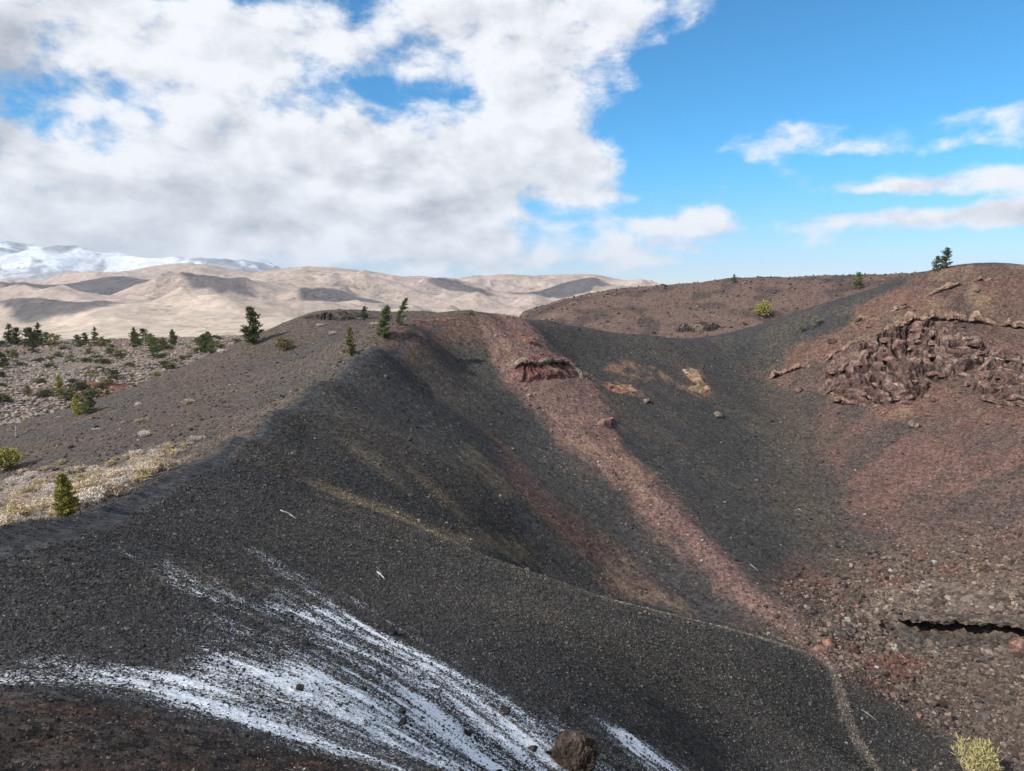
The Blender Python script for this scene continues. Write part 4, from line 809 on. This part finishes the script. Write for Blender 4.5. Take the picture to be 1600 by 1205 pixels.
slab([(72.7,161.2),(80,159.9),(87.9,158.7),(94.7,158.1),(100.5,155.7),(107.1,152.7),(111,150.3),(114,143.5)], 3, 1.7, 1, 1.2, (.21, .155, .115), (.15, .095, .075), 'long tan rock ledge arching over the largest lava cliff', 447)
slab([(59.5,163.7),(65.5,163.7),(72.4,162.4),(78.8,160.6)], 2, 1, 0.6, 0.8, (.18, .10, .08), (.22, .15, .115), 'thin reddish ledge running down into the black slope', 493)
slab([(96.2,163.7),(101.6,163.1),(107,162.4),(111.3,161.2)], 2, 1, 0.6, 0.8, (.21, .155, .115), (.15, .095, .075), 'small stepped ledge close under the top of the red rim', 483)
slab([(81.6,166.9),(87.7,164.3),(94.1,162.4)], 2, 0.9, 0.6, 0.7, (.21, .155, .115), (.15, .095, .075), 'short tan ledge between the red rim top and the long arching ledge', 479)
BB = boulder_mesh('rock_block', 197, M_ROCK, (1, .85, .62), .13, 18, 3, (.155, .098, .082)); BB2 = boulder_mesh('rock_block', 198, M_ROCK, (1, .7, .55), .13, 18, 3, (.21, .165, .135))
rs = random.Random(31); fresh = [BB, BB2]
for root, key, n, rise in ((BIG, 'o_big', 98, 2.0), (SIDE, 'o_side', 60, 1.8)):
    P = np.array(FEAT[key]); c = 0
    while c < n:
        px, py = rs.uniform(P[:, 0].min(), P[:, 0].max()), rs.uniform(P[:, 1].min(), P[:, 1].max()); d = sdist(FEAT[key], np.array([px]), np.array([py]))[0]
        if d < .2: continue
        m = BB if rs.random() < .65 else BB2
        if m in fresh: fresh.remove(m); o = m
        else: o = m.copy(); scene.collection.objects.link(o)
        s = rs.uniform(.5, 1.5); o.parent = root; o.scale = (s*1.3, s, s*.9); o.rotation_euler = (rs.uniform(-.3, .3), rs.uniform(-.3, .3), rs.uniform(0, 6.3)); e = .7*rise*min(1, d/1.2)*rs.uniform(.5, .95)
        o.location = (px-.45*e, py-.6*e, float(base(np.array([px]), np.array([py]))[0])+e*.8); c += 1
slab([(-0.4,128.2),(1.8,129.7),(4.9,131.2),(8.2,135.4),(11.4,139.6),(13.3,139.1),(14,137)], 2.4, 1.15, .6, .9, (.14, .10, .085), (.19, .15, .12), 'flat grey overhanging rock ledge capping the dark red hollow above the red streak', 401)
slab([tuple(p) for p in FEAT['cleft'][2:]], 2.2, .75, .55, 1.5, (.115, .092, .078), (.07, .058, .05), 'long cracked rock lip roofing the black cleft on the crater floor', 402)
rs = random.Random(14); cnt = 0; used = False
CB = [boulder_mesh('rock_block', 95+i, M_ROCK, (1, .8, .7), .2, 9, 3, t) for i, t in enumerate([(.12, .075, .064), (.15, .115, .095)])]
CL = ['maroon-brown rock block among those lying around the red lava cliffs', 'pale brown rock block among those lying around the red lava cliffs']; used = set()
while cnt < 90:
    px, py = rs.uniform(62, 112), rs.uniform(112, 168); q = np.array([px]), np.array([py]); d = max(sdist(FEAT['o_big'], *q)[0], sdist(FEAT['o_side'], *q)[0])
    if d > .5 or d < -9 or rs.random() > math.exp(d/4): continue
    k = rs.choice((0, 0, 1)); o = CB[k].copy() if k in used else CB[k]
    if k in used: scene.collection.objects.link(o)
    used.add(k); s = min(1.3, .38*math.exp(rs.gauss(0, .5))); tag(o, CL[k], 'rock', 'rock blocks around the red lava cliffs'); o.scale = (s, s, s); o.rotation_euler = (rs.uniform(-.5, .5), rs.uniform(-.5, .5), rs.uniform(0, 6)); o.location = (px, py, ground_z(px, py)+s*.15); cnt += 1
n = 7000; rg = np.random.default_rng(15); a = np.radians(rg.uniform(-2, 36, n)); r = rg.uniform(250, 440, n); x, y = r*np.sin(a), r*np.cos(a); size = .28*np.exp(rg.normal(0, .5, n))
pc = np.array([(.05, .043, .04), (.13, .09, .075), (.19, .14, .10)])[rg.choice(3, n, p=[.45, .35, .2])]*(.8+.4*rg.random((n, 1)))
stones('ridge_rubble', x, y, np.clip(size, .15, 1.1), pc, M_GRAVEL, ICO, ICF)
# ================= FALLEN STICKS =================
def stick(p, q, r, label, seed):
    rg = np.random.default_rng(seed); B = MB(); P = []
    for t in np.linspace(0, 1, 6):
        x, y = p[0]+(q[0]-p[0])*t+rg.normal()*.04, p[1]+(q[1]-p[1])*t+rg.normal()*.04; P.append((x, y, ground_z(x, y)+r*1.3+.05*math.sin(3*t)))
    B.tube(P, [r, r*.95, r*.9, r*.8, r*.6, r*.35], 6); a = np.array(P[3]); B.tube([a, a+rg.normal(size=3)*np.array([.25, .25, .1])+np.array([0, 0, .12])], [r*.6, r*.2], 5)
    tag(B.build('fallen_branch', M_SNAG), label, 'branch', 'bleached branches lying on the cinders')
S = FEAT['sticks']
stick(S[0], S[1], .05, 'short bleached white branch lying alone on the dark spur', 1)
stick(S[2], S[3], .04, 'long thin bleached branch lying on the dark slope below the path bend', 2)
stick(S[4], S[5], .06, 'bleached branch on the black gravel between the red streak and the ledge', 3)
stick(S[6], S[7], .04, 'forked bleached twig on the brown rubble beside the trail', 4)

# ================= CLOUDS UP-SUN OF THE HILLS =================
m_c, t_c, b_c = new_mat('cloud_white'); b_c.inputs['Base Color'].default_value = (.85, .87, .9, 1); b_c.inputs['Roughness'].default_value = 1
def cloud(target, h, size, label, seed):                            # a cumulus whose shadow falls on the target
    k = (h-target[2])/SUN[2]; c = np.array(target)+SUN*k; rg = np.random.default_rng(seed); bm = bmesh.new()
    bmesh.ops.create_icosphere(bm, subdivisions=5, radius=1.0); V = np.array([v.co[:] for v in bm.verts]); F = [tuple(v.index for v in f.verts) for f in bm.faces]; bm.free()
    n = .8*fbm(V[:, 0]*1.4+V[:, 2]+seed, V[:, 1]*1.4-V[:, 2]*.8, 5, seed)+.16*fbm(V[:, 0]*5+V[:, 2]*3, V[:, 1]*5-V[:, 2]*4+seed, 4, seed+1)
    V = V*(1+n)[:, None]*np.array(size); V[:, 2] = np.where(V[:, 2] < 0, V[:, 2]*.35, V[:, 2])
    o = mesh_obj('cloud', V, F, m_c, smooth=True); o.location = c; tag(o, label, 'cloud', 'cumulus clouds drifting over the hills', 'stuff')
for i, (t, h, sz) in enumerate([((-2750, 4900, 20), 2200, (520, 560, 120)), ((-1350, 2350, -70), 1900, (260, 330, 90)), ((-820, 3600, -60), 2200, (240, 260, 90)), ((-1500, 3700, 20), 2300, (150, 220, 80)), ((330, 5600, 30), 2500, (420, 260, 100)), ((850, 6100, 100), 2600, (240, 260, 90)), ((-500, 5200, 120), 2300, (150, 150, 80))]):
    cloud(t, h, sz, 'white cumulus cloud drifting high above the hills', 500+i)

# ================= THE AIR =================
m_h = bpy.data.materials.new('haze'); m_h.use_nodes = True; T_ = NT(m_h.node_tree); T_.n.clear(); mo = T_.new('ShaderNodeOutputMaterial'); pv = T_.new('ShaderNodeVolumePrincipled')
pv.inputs['Color'].default_value = (.70, .83, 1, 1); pv.inputs['Density'].default_value = 2.0e-5; T_.l.new(pv.outputs[0], mo.inputs['Volume'])
low = min(min(v.co.z for v in o.data.vertices) if o.name != 'ground' else -160 for o in scene.objects if o.name in ('ground', 'hills', 'mountains')); B_ = 31000.0; z0, z1 = low-1.0, 1250.0
hv = [(sx*B_, sy*B_, zz) for zz in (z0, z1) for sx, sy in ((-1, -1), (1, -1), (1, 1), (-1, 1))]
hz = mesh_obj('haze', hv, [(3, 2, 1, 0), (4, 5, 6, 7), (0, 1, 5, 4), (1, 2, 6, 5), (2, 3, 7, 6), (3, 0, 4, 7)], m_h); hz['kind'] = 'stuff'
